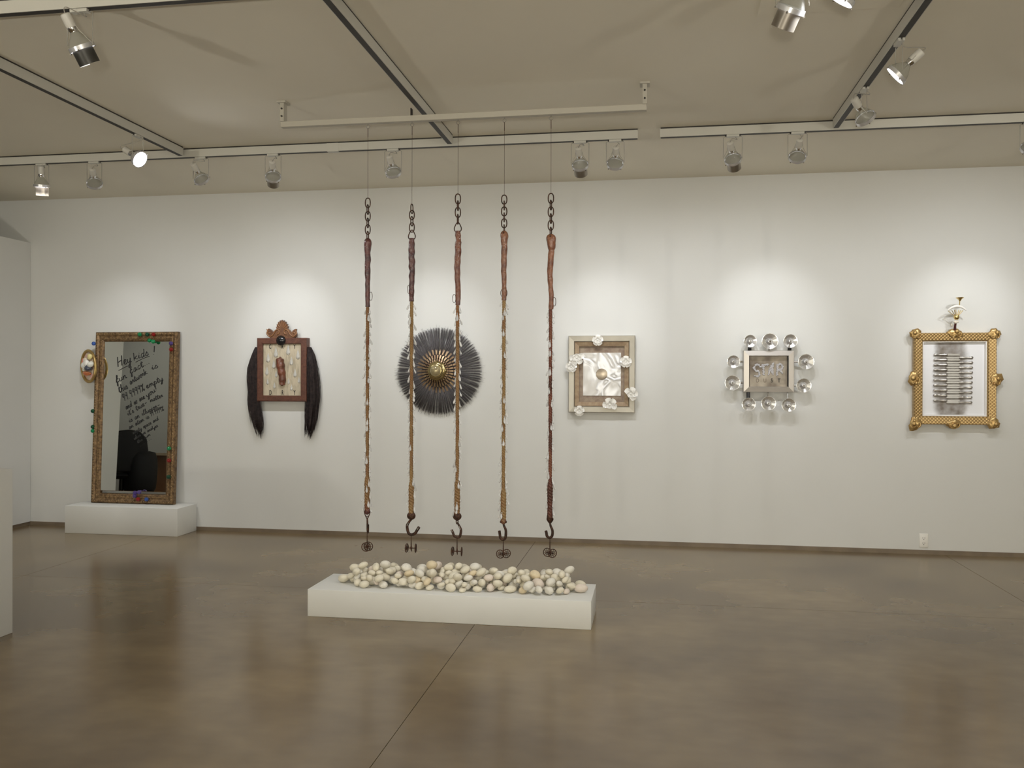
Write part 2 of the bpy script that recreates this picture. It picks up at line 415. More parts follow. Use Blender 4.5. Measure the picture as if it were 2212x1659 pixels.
rcol = [((.24,.09,.04), (.30,.16,.06), hemp), ((.34,.16,.06), hemp, (.38,.23,.085)), ((.34,.15,.05), hemp, (.36,.20,.075)), ((.28,.13,.05), (.36,.22,.085), (.42,.27,.11)), ((.10,.035,.02), (.20,.06,.035), (.30,.13,.05))]
wcol = [((.075,.028,.03), (.14,.05,.045)), ((.07,.026,.03), (.13,.05,.042)), ((.17,.06,.04), (.23,.09,.05)), ((.19,.075,.045), (.26,.115,.06)), ((.21,.075,.04), (.29,.12,.06))]
# a teardrop crystal and its bead, shared by all
cm = MB()
prof = [(.0004, 0), (.0022,-.004), (.0050,-.013), (.0070,-.021), (.0068,-.027), (.0045,-.032), (.0008,-.0345)]
cm.lathe(prof, 7, Matrix.Diagonal((1, .7, 1, 1)))
cm.ell((0, 0, .003), (.0028,.0028,.0028), 6, 4)
cproto = cm.build('crystal_drop', M['crystal'], smooth=False); cmesh = cproto.data; bpy.data.objects.remove(cproto)
def lumps(seed, amp): 
    rr = random.Random(seed); ph = [(rr.uniform(40, 130), rr.uniform(0, 6), rr.choice((-2,-1,0,1,2,3))) for _ in range(6)]
    return lambda z, a: 1+amp*sum(math.sin(f*z+p+k*a) for f, p, k in ph)/3
def oval_link(mb, c, hh, hw, r, ang, tilt=0):
    pts = []
    for i in range(20):
        a = 2*PI*i/20; sx = math.sin(a); cz = math.cos(a)
        x = hw*(abs(sx)**.75)*(1 if sx >= 0 else -1); z = hh*(abs(cz)**.9)*(1 if cz >= 0 else -1)
        pts.append(Vector((x*math.cos(ang), x*math.sin(ang), z)) + Vector(c))
    mb.tube(pts, r, 8, closed=True)
chain_top = [428, 441, 419, 421.5, 418]; sh_top = [514, 515, 499, 498, 505]; sh_bot = [663, 651, 659, 649, 668]
rp_bot = [1106, 1113, 1114, 1127, 1121]; thick_from = [1028, 1040, 1033, 1055, 1040]
pxs = [794, 889.5, 988, 1088, 1189]
where = ['leftmost hanging rope, its top wrap dark maroon, side ring on its right, hook seen edge-on',
         'second hanging rope from the left, dark lumpy wrap, horseshoe hook opening to the right',
         'middle hanging rope, copper wrap hung in a wide shackle, horseshoe hook opening to the left',
         'fourth hanging rope from the left, pale straw rope with round-topped wrap and plain hook',
         'rightmost hanging rope, dark reddish rope with ball-topped copper wrap']
def wheel(mb, c, r, ang, tilt=0):
    ax = Matrix.Translation(c) @ Matrix.Rotation(ang, 4, 'Z') @ Matrix.Rotation(PI/2, 4, 'X')
    mb.tube([ax @ Vector((r*math.cos(i*PI/10), r*math.sin(i*PI/10), 0)) for i in range(20)], .0030, 6, closed=True)
    mb.tube([ax @ Vector((r*.52*math.cos(i*PI/6), r*.52*math.sin(i*PI/6), 0)) for i in range(12)], .0016, 5, closed=True)
    for i in range(10):
        a = i*PI/5; mb.tube([ax @ Vector((.003*math.cos(a), .003*math.sin(a), 0)), ax @ Vector((r*math.cos(a), r*math.sin(a), 0))], .0013, 5)
    mb.lathe([(.005,-.006), (.006,0), (.005,.006)], 8, ax)
for i, x in enumerate(RX):
    zz = lambda py, i=i: on_y(pxs[i], py, YB).z
    zt, zs0, zs1, zr, ztk = zz(chain_top[i]), zz(sh_top[i]), zz(sh_bot[i]), zz(rp_bot[i]), zz(thick_from[i])
    z0 = zz(1210)
    t = empty('rope_pendant', (x, YB, z0), where[i], 'rope sculpture', 'ropes hanging over the white stones')
    L_ = lambda z: z-z0
    wi = MB(); wi.tube([(0, 0, L_(3.175-.030)), (0, 0, L_(zt)-.004)], .0011, 5)
    wi.tube([(0, 0, L_(3.175-.030)), (0, 0, L_(3.175-.085))], .0020, 6); wi.build('wire', M['iron'], t)
    # chain links from zt to sheath top
    nl = [6, 5, 5, 6, 6][i]; span = (zt-zs0)+(.02 if i in (0, 3, 4) else 0)
    chain = None; hh = span/nl*.5+.008
    ang0 = [0, PI/2*.9, .35, .1, 0][i]
    for k in range(nl):
        mb = MB(); zc = L_(zt)-hh-(k*(span-2*hh)/(nl-1)); wid = .0170
        if k == nl-1 and i in (1, 2): 
            pts = [(-.004,0,.024),(.004,0,.024),(.012,0,.010),(.0175,0,-.006),(.016,0,-.020),(.008,0,-.026),(-.008,0,-.026),(-.016,0,-.020),(-.0175,0,-.006),(-.012,0,.010)]
            mb.tube([Vector((q[0]*1.3, 0, q[2]*1.15))+Vector((0, 0, zc-.006)) for q in cat_rom(pts, 3, True)], .0034, 7, closed=True)
            mb.build('shackle', M['iron'], t); continue
        oval_link(mb, (0, 0, zc), hh, wid, .0036, (ang0 if k % 2 == 0 else ang0+PI/2*([1, 1, .8, 1, .9][i])))
        o = mb.build('chain_link', M['iron'], t)
    # wrap
    hmax = zs0-zs1; lp = lumps(i*5+1, [.09,.11,.07,.08,.09][i]); vs = []; n_ = 16; NP = 46; prof_fn = []
    bend = [.0, -.001, .002, .001, .003][i]
    for k in range(NP+1):
        u = k/NP; z = L_(zs0)-u*hmax
        ball = i in (0, 3, 4)
        if ball: 
            r_ = .0215*math.sqrt(max(0.02, 1-((u-.085)/.088)**2)) if u < .1 else (.0205+( .0145-.0205)*min(1, (u-.1)/.13))
            if u >= .23: r_ = .0155 if u < .42 else .0155-.003*(min(1, (u-.42)/.3))
            if i == 4 and u < .2: r_ *= 1.18
        else:
            r_ = .0125+.004*min(1, u/.08) if u < .12 else .0165-.0015*(min(1, max(0, (u-.4))/.3))*1.6
            if i == 2 and .08 < u < .14: r_ *= .82
        if u > .93: r_ = .0125
        r_ = max(r_, .002)*1.24
        for a in range(n_):
            an = 2*PI*a/n_; q = r_*lp(z, an)
            off = bend*math.sin(u*9)*1.5
            vs.append((q*math.cos(an)+off, q*math.sin(an), z))
    fs = [(k*n_+a, k*n_+(a+1) % n_, (k+1)*n_+(a+1) % n_, (k+1)*n_+a) for k in range(NP) for a in range(n_)]
    fs += [tuple(range(n_)), tuple(NP*n_+a for a in range(n_))[::-1]]
    wm = mat('wax_wrap_%d' % i, tuple(q*.72 for q in wcol[i][0]), .27, col2=tuple(q*.95 for q in wcol[i][1]), scale=26, bump=.7, bscale=70, coat=.25)
    wr = MB().add(vs, fs).build('wrap', wm, t, sharp=80)
    if i in (0, 3, 4):
        MB().ell((0, -.0205*(1.15 if i == 4 else 1), L_(zs0)-.022), (.006,.004,.010), 10, 8).build('eyelet', M['iron'], t)
    # side ring
    sr = MB(); sx = [.0225, -.0185, -.0225, .0, .0235][i]; sz = L_(zz([640, 625, 645, 633, 652][i]))
    oval_link(sr, (sx, -.002, sz), .027, .0095 if i != 3 else .021, .0018, .0)
    sr.build('side_ring', M['iron'], t)
    # rope
    rm = ropemat('rope_fibre_%d' % i, *rcol[i], i*3.7)
    rb = MB(); Lr = (zs1+.02)-zr; pitch = .050
    for s in range(3):
        pts = []; rs = []; ns = int(Lr/pitch*9)
        for k in range(ns+1):
            z = zs1+.02-Lr*k/ns; fat = 1 + .55*min(1, max(0, (ztk-z)/.03))
            if z < zr+.03: fat *= .95
            a = 2*PI*((zs1-z)/(pitch*(1.15 if z < ztk else 1)))+s*2*PI/3
            pts.append((.0058*fat*math.cos(a), .0058*fat*math.sin(a), L_(z))); rs.append(.0067*fat)
        rb.tube(pts, rs, 6)
    rope = rb.build('rope', rm, t, sharp=80)
    # crystals, sub-parts of the rope
    rr = random.Random(50+i); z = L_(zs1)-.012; k = 0
    while z > L_(zr)+.03:
        for s in range(2):
            an = (k*2.1+s*PI+rr.uniform(-.7, .7)) if rr.random() < .45 else (PI if s else 0)+rr.uniform(-.5, .5)
            fat = 1.5 if z < L_(ztk) else 1
            rad = .0135*fat
            c = bpy.data.objects.new('crystal_drop', cmesh); C.objects.link(c); c.parent = rope
            c.location = (rad*math.cos(an), rad*math.sin(an)*1.0, z+rr.uniform(-.01, .01))
            sp_ = rr.uniform(.05, .42)
            c.rotation_euler = Vector((math.cos(an)*math.sin(sp_), math.sin(an)*math.sin(sp_), -math.cos(sp_))).to_track_quat('-Z', 'Y').to_euler()
            sc = rr.uniform(1.0, 1.45); c.scale = (sc, sc, sc)
        z -= rr.uniform(.038, .052); k += 1
    # lower end: boot, shackle, hook, cannon
    e = L_(zr)
    bo = MB()
    if i in (1, 2):
        bo.ell((0, 0, e-.004), (.029,.022,.026), 16, 10)
        if i == 2: bo.lathe([(.001,.012), (.014,-.006), (.012,-.014)], 8, Matrix.Translation((-.012, 0, e+.008)) @ Matrix.Rotation(-.7, 4, 'Y'))
    elif i == 4: bo.ell((-.002, 0, e+.008), (.0195,.018,.034), 16, 10)
    else: bo.ell((0, 0, e+.008), (.0185,.017,.026), 16, 10)
    bmat = M['iron'] if i in (1, 2, 4) else wm
    bo.build('end_cap', bmat, t, sharp=80)
    hz = L_(zz([1118, 1121, 1128, 1129, 1129][i]))      # eye of the hook
    lk = MB()
    if i in (0, 3, 4):
        w0 = .0185; top = e+.006
        pts = [(-w0, 0, top), (-w0, 0, top-.012), (-.006, 0, hz-.001), (0, 0, hz-.004), (.006, 0, hz-.001), (w0, 0, top-.012), (w0, 0, top)]
        lk.tube(cat_rom(pts, 4), .0032, 7)
    else:
        oval_link(lk, (0, 0, (e-.012+hz)/2), (e-.012-hz)/2+.012, .005 if i == 1 else .007, .0028, PI/2 if i == 1 else .5)
    lk.build('shackle', M['iron'], t)
    hk = MB(); hb = L_(zz([1153, 1156, 1162, 1167, 1163][i]))   # bottom of the hook
    if i == 0:
        hook = [(0, 0, hz), (.001, .0, hz-.03), (.001, .002, hb+.03), (.0, .012, hb+.008), (-.002, .024, hb+.006), (-.004, .034, hb+.022), (-.004, .034, hb+.055)]; r_ = .0055; fl_ = None
    elif i == 1:
        hook = [(0, 0, hz), (-.012, 0, hz-.022), (-.021, 0, hz-.048), (-.014, 0, hb+.014), (.001, 0, hb+.004), (.019, 0, hb+.012), (.030, 0, hb+.034), (.040, 0, hb+.054)]; r_ = .0075; fl_ = None
    elif i == 2:
        hook = [(0, 0, hz), (.010, 0, hz-.022), (.019, 0, hz-.05), (.014, 0, hb+.012), (.002, 0, hb+.003), (-.014, 0, hb+.012), (-.022, 0, hb+.036), (-.028, 0, hb+.052)]; r_ = .0065; fl_ = None
    else:
        hook = [(0, 0, hz), (.003, 0, hz-.02), (.012, 0, hz-.05), (.010, 0, hb+.016), (-.002, 0, hb+.004), (-.014, 0, hb+.014), (-.017, 0, hb+.034), (-.020, 0, hb+.060 if i == 3 else hb+.048)]; r_ = .0068; fl_ = None
    hook = [(a*1.32, b, c) for a, b, c in hook]; r_ *= 1.3; pts = cat_rom(hook, 5); n = len(pts)
    hk.tube(pts, [r_*(.65+.35*math.sin(PI*min(1, k/n*1.25))) if k < n*.6 else r_ for k in range(n)], 8)
    hk.tube([(.007*math.cos(a*PI/7), 0, hz+.002+.007*math.sin(a*PI/7)) for a in range(14)], .0028, 6, closed=True)
    hk.build('hook', M['iron'], t, sharp=60)
    if i in (1, 2):                                                # nail slots of the horseshoe hook
        so = MB()
        for a, b in ((1, 2), (6, 7)):
            A_, B_ = Vector(hook[a]), Vector(hook[b]); A_ = A_.lerp(B_, .1); B_ = Vector(hook[a]).lerp(Vector(hook[b]), .85)
            so.tube([A_+Vector((0,-r_*.93,0)), B_+Vector((0,-r_*.93,0))], .0017, 5)
        lab(so.build('slot', mat('slot_pale_%d' % i, (.45,.43,.38), .7), t), 'pale slots in the hook')
    cz = L_(zz([1181, 1184, 1191, 1196, 1194][i])); cn = MB()
    cn.tube([(0, 0, hb+.006), (0, 0, hb-.006), (0, 0, cz+.012), (0, 0, cz)], [.0013, .0022, .0042, .0068], 8)
    cn.lathe([(.006, -.004), (.0078, .002), (.0055, .008)], 10, Matrix.Translation((0, 0, cz)))
    cn.tube([(0, 0, cz), (0, .004, cz-.012), (0, .010, cz-.024)], [.0045, .004, .0018], 6)
    if i in (1, 2): cn.tube([(-.030, 0, cz), (.030, 0, cz)], .0028, 6)
    else: cn.tube([(-.014, -.010, cz-.002), (.014, .010, cz-.002)], .0028, 6)
    cn.build('cannon_barrel', M['iron'], t)
    if i in (1, 2):
        for s in (-1, 1):
            wb = MB(); wheel(wb, (s*.030, 0, cz), .0275, PI/2+.10*s); wb.build('cannon_wheel', M['iron'], t)
    elif i == 0:
        for c, a in (((-.004,-.010,cz), .15), ((.004,.012,cz), .15)):
            wb = MB(); wheel(wb, c, .0285, a); wb.build('cannon_wheel', M['iron'], t)
    else:
        for s in (-1, 1):
            wb = MB(); wheel(wb, (s*.018, s*.012 if i == 3 else -s*.012, cz-.001), .0265, .35*s+.1); wb.build('cannon_wheel', M['iron'], t)

# ------------------------------------------------------------------ plinths
PX0, PX1, PY0, PY1, PH = -2.160, -.362, 5.195, 5.645, .172
pl = MB().box(PX0, PX1, PY0, PY1, 0, PH).build('plinth', M['white'], bevel=.0025, sharp=60)
tag(pl, 'long low white plinth on the floor under the hanging ropes, heaped with stones', 'plinth')
mp = MB().box(-5.665, -4.475, 7.61, D-.02, 0, .268).build('plinth', M['white'], bevel=.003, sharp=60)
tag(mp, 'white block plinth against the wall under the leaning mirror', 'plinth')
pdl = MB().box(-4.75, -3.735, 3.4, 4.56, .0, .972).build('pedestal', M['white'], bevel=.003, sharp=60)
tag(pdl, 'waist-high white pedestal cut by the left edge of the picture', 'pedestal')

# ------------------------------------------------------------------ pebbles
pm = [mat('pebble_cream', (.70,.64,.50), .6, col2=(.78,.73,.60), scale=9, bump=.2, bscale=60),
      mat('pebble_white', (.78,.75,.68), .6, col2=(.72,.68,.58), scale=12, bump=.2, bscale=60),
      mat('pebble_tan', (.66,.53,.33), .6, col2=(.76,.66,.48), scale=14, bump=.2, bscale=60),
      mat('pebble_pink', (.66,.55,.47), .6, col2=(.76,.69,.60), scale=14, bump=.2, bscale=60)]
plabel = ['cream smooth pebble in the long heap on the low plinth', 'chalk-white smooth pebble in the long heap on the low plinth',
          'yellow-tan stained pebble in the long heap on the low plinth', 'pinkish-grey pebble in the long heap on the low plinth']
meshes = []
for k in range(14):
    rr = random.Random(900+k); ph = [(Vector((rr.gauss(0,1), rr.gauss(0,1), rr.gauss(0,1))).normalized(), rr.uniform(-.16,.13)) for _ in range(5)]
    fn = lambda d, ph=ph: 1+sum(a*max(0, d.dot(v))**2 for v, a in ph)
    r3 = (1, rr.uniform(.62,.9), rr.uniform(.5,.72))
    for mi in range(4):
        o = MB().ell((0,0,0), r3, 12, 8, fn=fn).build('pebble', pm[mi], sharp=80)
        meshes.append((k, mi, o.data, r3)); bpy.data.objects.remove(o)
rr = random.Random(5); placed = []
def ridge(x):   # half width and height of the heap along x
    u = (x+1.98)/1.58
    return .145*min(1, 6*u+.35, 6*(1-u)+.35)*(1+.10*math.sin(u*17))
def top_at(x, y, r):
    z = PH+r*.66
    for (a, b, c, s) in placed:
        dx = x-a; dy = y-b; dd = dx*dx+dy*dy; q = (r+s)*.97
        if dd < q*q: z = max(z, c+.70*math.sqrt(q*q-dd))
    return z
for k in range(255):
    best = None
    r = rr.choice((.024,.028,.031,.034,.037))*rr.uniform(.9, 1.08)
    for _ in range(26):
        x = rr.uniform(-2.00,-.44) if k < 130 else rr.uniform(-1.93,-.52); hw = ridge(x)
        y = 5.425+.012+rr.uniform(-hw, hw)
        z = top_at(x, y, r)
        e_ = z + .35*abs(y-5.43)*(0 if k < 130 else 1) + (0 if k < 150 else .03*abs(math.sin((x+2)*4)))
        if best is None or e_ < best[0]: best = (e_, x, y, z)
    _, x, y, z = best; placed.append((x, y, z, r))
    mi = rr.choices((0, 1, 2, 3), (60, 26, 7, 7))[0]; kk = rr.randrange(14)
    _, _, me, r3 = [q for q in meshes if q[0] == kk and q[1] == mi][0]
    o = bpy.data.objects.new('pebble', me); C.objects.link(o)
    sc = r*.99; o.scale = (sc*1.12, sc*1.12, sc*1.12)
    tilt = .12 if z < PH+r*.7 else .5
    o.rotation_euler = (rr.uniform(-tilt, tilt), rr.uniform(-tilt, tilt), rr.uniform(0, 2*PI))
    # lowest vertex must stay on or above the plinth
    Rm = o.rotation_euler.to_matrix(); low = min((Rm @ v.co).z for v in me.vertices)*o.scale.x
    o.location = (x, y, max(z, PH-low+.0005) if z+low > PH+.006 else PH-low+.0005)
    tag(o, plabel[mi], 'pebble', 'pebbles heaped on the low plinth')

# ------------------------------------------------------------------ frame helpers
def rails(parent, x0, x1, z0, z1, prof, material, name='frame_rail'):
    """mitred moulding: prof = [(inset, y)], closed section; one rail per side"""
    sides = [((0, 0), (1, 0), (1, 1), (-1, 1)), ((1, 0), (1, 1), (-1, 1), (-1, -1)), ((1, 1), (0, 1), (-1, -1), (1, -1)), ((0, 1), (0, 0), (1, -1), (1, 1))]
    cx = lambda u, ins: (x0+ins) if u == 0 else (x1-ins)
    czz = lambda v, ins: (z0+ins) if v == 0 else (z1-ins)
    out = []
    for a, b, _, _ in sides:
        vs = [(cx(a[0], i_), y, czz(a[1], i_)) for i_, y in prof]+[(cx(b[0], i_), y, czz(b[1], i_)) for i_, y in prof]
        n = len(prof); fs = [(k, (k+1) % n, n+(k+1) % n, n+k) for k in range(n)]+[tuple(range(n)), tuple(range(n, 2*n))[::-1]]
        out.append(MB().add(vs, fs).build(name, material, parent, smooth=False))
    return out
def text_mesh(s, size, material, parent, x, z, y, name='letter', depth=.0015, sx=1, bold=0):
    cu_ = bpy.data.curves.new('t', 'FONT'); cu_.body = s; cu_.size = size; cu_.extrude = depth; cu_.align_x = 'CENTER'; cu_.align_y = 'CENTER'; cu_.offset = bold
    to = bpy.data.objects.new('t', cu_); C.objects.link(to); bpy.context.view_layer.update()
    dg = bpy.context.evaluated_depsgraph_get(); me = bpy.data.meshes.new_from_object(to.evaluated_get(dg))
    bpy.data.objects.remove(to)
    me.materials.clear(); me.materials.append(material)
    o = bpy.data.objects.new(name, me); C.objects.link(o); o.parent = parent
    o.rotation_euler = (PI/2, 0, 0); o.location = (x, y, z); o.scale = (sx, 1, 1)
    return o

# ------------------------------------------------------------------ leaning mirror
LEAN = math.radians(2.6)
nv = Vector((0, -math.cos(LEAN), math.sin(LEAN)))
MB0 = Vector((-5.06, 7.835, .2705))       # base centre, front face
uz = Vector((0, math.sin(LEAN), math.cos(LEAN)))
def mir(px, py):
    d = ray(px, py); o_ = Vector((0, 0, CAMZ)); t_ = (MB0-o_).dot(nv)/d.dot(nv); q = o_+d*t_-MB0
    return (q.x, q.dot(uz))
mo = empty('leaning_mirror', MB0, 'tall gold-framed mirror with black handwriting, leaning on the wall on a white block', 'mirror', rot=(-LEAN, 0, 0))
fx0, fx1 = mir(202, 900)[0], mir(380, 900)[0]; fz0, fz1 = 0.0, mir(290, 717)[1]
gx0, gx1 = mir(220.5, 900)[0], mir(361, 900)[0]; gz0, gz1 = mir(290, 1061)[1], mir(290, 738)[1]
M['oldgold'] = mat('old_gold', (.10,.058,.028), .42, .45, col2=(.27,.17,.08), scale=42, bump=1, bscale=120, bdist=.004)
M['oldgold2'] = mat('old_gold_beads', (.17,.10,.045), .38, .5, col2=(.42,.29,.14), scale=60, bump=.5, bscale=160)
fw = gx0-fx0
rails(mo, fx0, fx1, fz0, fz1, [(0, .04), (0, 0), (.008, -.012), (.028, -.016), (.046, -.006), (.058, -.008), (fw-.016, -.004), (fw-.004, .004), (fw, .012), (fw, .04)], M['oldgold'])
MB().box(gx0-.004, gx1+.004, .016, .03, gz0-.004, gz1+.004).build('backing', M['oldgold'], mo, smooth=False)
mg = mat('mirror_silver', (.70,.72,.68), .012, 1)
MB().box(gx0, gx1, .012, .0155, gz0, gz1).build('mirror_glass', mg, mo, smooth=False)
bd = MB(); rr = random.Random(3)
def row(ins, step, r3, y):
    n = int((fx1-fx0-2*ins)/step)
    for k in range(n+1):
        x = fx0+ins+k*(fx1-fx0-2*ins)/n
        for z in (fz0+ins, fz1-ins): bd.ell((x, y, z), (r3[0], r3[1], r3[2]), 6, 4, Matrix.Rotation(.6 if k % 2 else -.6, 3, 'Y'))
    n = int((fz1-fz0-2*ins)/step)
    for k in range(1, n):
        z = fz0+ins+k*(fz1-fz0-2*ins)/n
        for x in (fx0+ins, fx1-ins): bd.ell((x, y, z), (r3[2], r3[1], r3[0]), 6, 4, Matrix.Rotation(.6 if k % 2 else -.6, 3, 'Y'))
row(.022, .026, (.012,.004,.006), -.014); row(.064, .016, (.008,.005,.005), -.007)
ob = bd.build('beading', M['oldgold2'], mo, sharp=80); ob['kind'] = 'stuff'
# glass marbles stuck on the frame
def glassc(n, c): return mat('marble_'+n, c, .04, trans=.6, ior=1.5)
gm = {'green': glassc('green', (.02,.42,.16)), 'dark': glassc('dark', (.015,.12,.06)), 'red': glassc('red', (.45,.02,.02)), 'blue': glassc('blue', (.06,.17,.60)), 'violet': glassc('violet', (.16,.10,.42))}
gname = {'green': 'bright green', 'dark': 'dark green', 'red': 'ruby red', 'blue': 'blue', 'violet': 'violet'}
for zx, zy, c in ((584,143,'green'),(638,143,'dark'),(683,143,'red'),(653,186,'green'),(680,194,'green'),(807,207,'violet'),(808,250,'red'),(236,207,'blue'),(240,690,'dark'),(240,803,'dark'),(240,832,'green'),(793,957,'green'),(793,1043,'red'),(790,1160,'dark'),(550,1274,'violet'),(580,1270,'violet'),(548,1296,'violet'),(572,1320,'red'),(632,1320,'blue')):
    u, v = mir(130+zx/3.317, 680+zy/3.317); u = max(u, fx0-.012); r_ = .0205
    dep = -.03 if v > 0 else 0
    o = MB().ell((u, -.034 if fx0+.01 < u else -.014, max(v, .022)), (r_, r_, r_), 14, 10).build('marble', gm[c], mo, sharp=90)
    lab(o, gname[c]+' glass marble')
# handwriting
GLY = {
 'H': (.75, [[(.12,1),(.08,.5),(.06,0)], [(.62,1.02),(.58,.5),(.55,0)], [(.06,.42),(.3,.5),(.6,.55)]]),
 'e': (.42, [[(0,.12),(.2,.25),(.3,.42),(.2,.5),(.07,.35),(.08,.08),(.22,0),(.42,.12)]]),
 'y': (.5, [[(.02,.45),(.03,.15),(.15,.05),(.32,.2),(.4,.48)], [(.4,.48),(.36,0),(.25,-.4),(.1,-.42),(.2,-.15),(.5,.1)]]),
 'k': (.5, [[(.05,1),(.04,.5),(.02,0)], [(.38,.5),(.2,.35),(.05,.25)], [(.12,.28),(.3,.1),(.5,.05)]]),
 'i': (.26, [[(.0,.15),(.1,.5),(.08,.1),(.26,.08)], [(.13,.68),(.15,.72)]]),
 'd': (.5, [[(.34,.45),(.15,.5),(.03,.2),(.12,0),(.3,.12),(.4,.5),(.44,1)], [(.4,.55),(.36,.1),(.5,.05)]]),
 's': (.38, [[(0,.1),(.2,.5),(.3,.2),(.22,0),(.05,.04)], [(.22,.02),(.38,.12)]]),
 'f': (.42, [[(.0,.1),(.25,.7),(.3,.95),(.2,.98),(.14,.6),(.1,0),(.06,-.42),(.16,-.4),(.2,.0),(.42,.12)], [(.02,.42),(.34,.5)]]),
 'u': (.48, [[(.02,.45),(.03,.1),(.14,0),(.3,.15),(.36,.48)], [(.36,.45),(.35,.08),(.48,.1)]]),
 'n': (.48, [[(.02,.45),(.03,0)], [(.04,.2),(.2,.48),(.3,.4),(.31,.05),(.48,.1)]]),
 'a': (.48, [[(.34,.42),(.18,.5),(.03,.2),(.1,0),(.25,.1),(.35,.45)], [(.35,.45),(.34,.06),(.48,.1)]]),
 'c': (.38, [[(.3,.42),(.18,.5),(.04,.22),(.12,0),(.38,.12)]]),
 't': (.36, [[(.0,.15),(.18,.85),(.12,.1),(.2,0),(.36,.12)], [(-.02,.58),(.34,.66)]]),
 'h': (.48, [[(.0,.15),(.16,.95),(.08,.9),(.05,0)], [(.05,.2),(.2,.48),(.3,.38),(.32,.05),(.48,.1)]]),
 'r': (.38, [[(.0,.12),(.08,.52),(.12,.42),(.24,.46),(.22,.08),(.38,.12)]]),
 'w': (.62, [[(.02,.45),(.06,.05),(.2,.05),(.27,.4),(.33,.03),(.46,.08),(.52,.48),(.62,.42)]]),
 'o': (.42, [[(.2,.5),(.04,.3),(.08,.02),(.26,.05),(.3,.35),(.2,.5),(.42,.42)]]),
 'm': (.66, [[(.02,.45),(.03,0)], [(.04,.2),(.16,.48),(.24,.4),(.25,.02)], [(.26,.22),(.38,.48),(.48,.4),(.5,.04),(.66,.1)]]),
 'p': (.46, [[(.06,.5),(.03,0),(.0,-.42)], [(.05,.3),(.2,.5),(.34,.32),(.26,.04),(.06,.06)], [(.26,.04),(.46,.12)]]),
 'l': (.3, [[(.0,.12),(.2,.8),(.16,.98),(.08,.7),(.08,.1),(.3,.1)]]),
 'v': (.42, [[(.02,.45),(.12,.0),(.3,.48),(.42,.44)]]),
 'z': (.4, [[(.02,.44),(.3,.46),(.03,.02),(.4,.06)]]),
 'q': (.46, [[(.32,.42),(.14,.5),(.03,.2),(.14,.02),(.32,.2),(.34,.45),(.3,-.42)]]),
 '9': (.46, [[(.34,.85),(.16,.98),(.04,.72),(.16,.52),(.34,.75),(.36,.9),(.28,.0)]]),
 '.': (.2, [[(.06,.02),(.09,.04)]]), '!': (.34, [[(.24,1.05),(.16,.5),(.13,.3)], [(.06,.04),(.08,.07)]]),
 '%': (.6, [[(.45,.95),(.28,.5),(.08,0)], [(.12,.9),(.04,.78),(.12,.68),(.2,.8),(.12,.9)], [(.42,.28),(.34,.15),(.42,.02),(.52,.15),(.42,.28)]]),
 '-': (.5, [[(.08,.32),(.4,.34)]]), "'": (.14, [[(.08,.95),(.04,.78)]]), ' ': (.42, []),
}
markm = mat('marker_black', (.008,.008,.009), .5)
def write(s, a, b, hgt, r=.0024, slant=.28):
    A_ = Vector(mir(215+a[0]/6.144, 730+a[1]/6.144)); B_ = Vector(mir(215+b[0]/6.144, 730+b[1]/6.144))
    tot = sum(GLY[c][0]+.05 for c in s); d = (B_-A_); L0 = d.length; d = d/L0; up = Vector((-d.y, d.x))
    hw_ = MB(); kx = L0/tot; x = 0; hy = hgt/6.144*(fz1/(1085-717))
    for c in s:
        wd, st = GLY[c]
        for sk in st:
            pts = []
            for (u, v) in sk:
                q = A_ + d*(x+u)*kx + (up*v + d*slant*v*.6)*hy; pts.append((q.x, 0.0102, q.y))
            pts = cat_rom(pts, 4) if len(pts) > 2 else [Vector(t_) for t_ in pts]
            hw_.tube(pts, r*1.5, 5)
        x += wd+.05
    o = hw_.build('handwritten_word', markm, mo); o['kind'] = 'stuff'
def line(pts, r=.0022):
    P_ = [mir(215+a/6.144, 730+b/6.144) for a, b in pts]; MB().tube([(u, .0102, v) for u, v in P_], r*1.3, 5).build('underline', markm, mo)
write('Hey', (232,385), (420,318), 128, .0028); write('kids', (450,300), (650,222), 100, .0026); write('!', (700,225), (760,200), 100, .0026)
line([(245,432), (310,396), (385,362)]); line([(470,322), (560,275), (655,240)])
write('fun', (215,600), (362,525), 95); write('fact...', (400,478), (665,330), 92)
write('this', (255,730), (372,668), 95); write('artwork', (400,620), (632,470), 80); write('is', (690,425), (775,385), 75)
write('99.9999%', (308,845), (602,690), 98); write('empty', (618,672), (842,560), 80)
write('and so are', (345,950), (600,800), 72); write('you!', (622,790), (768,690), 75)
write("it's true-", (372,1035), (630,875), 74, .0021); write('matter', (668,855), (836,780), 62, .002)
write('is an illusion-', (388,1125), (800,905), 68, .0021)
write('an atom is', (388,1212), (655,1060), 60, .0021); write('99.9999%', (668,1045), (852,960), 66, .0018)
write('empty space, and'.replace(',', ''), (435,1282), (778,1085), 52, .0019)
write('when we analyze', (452,1352), (770,1175), 46, .0017)
write('the sum', (500,1400), (670,1290), 42, .0015); write('.......', (530,1440), (690,1340), 36, .0015)
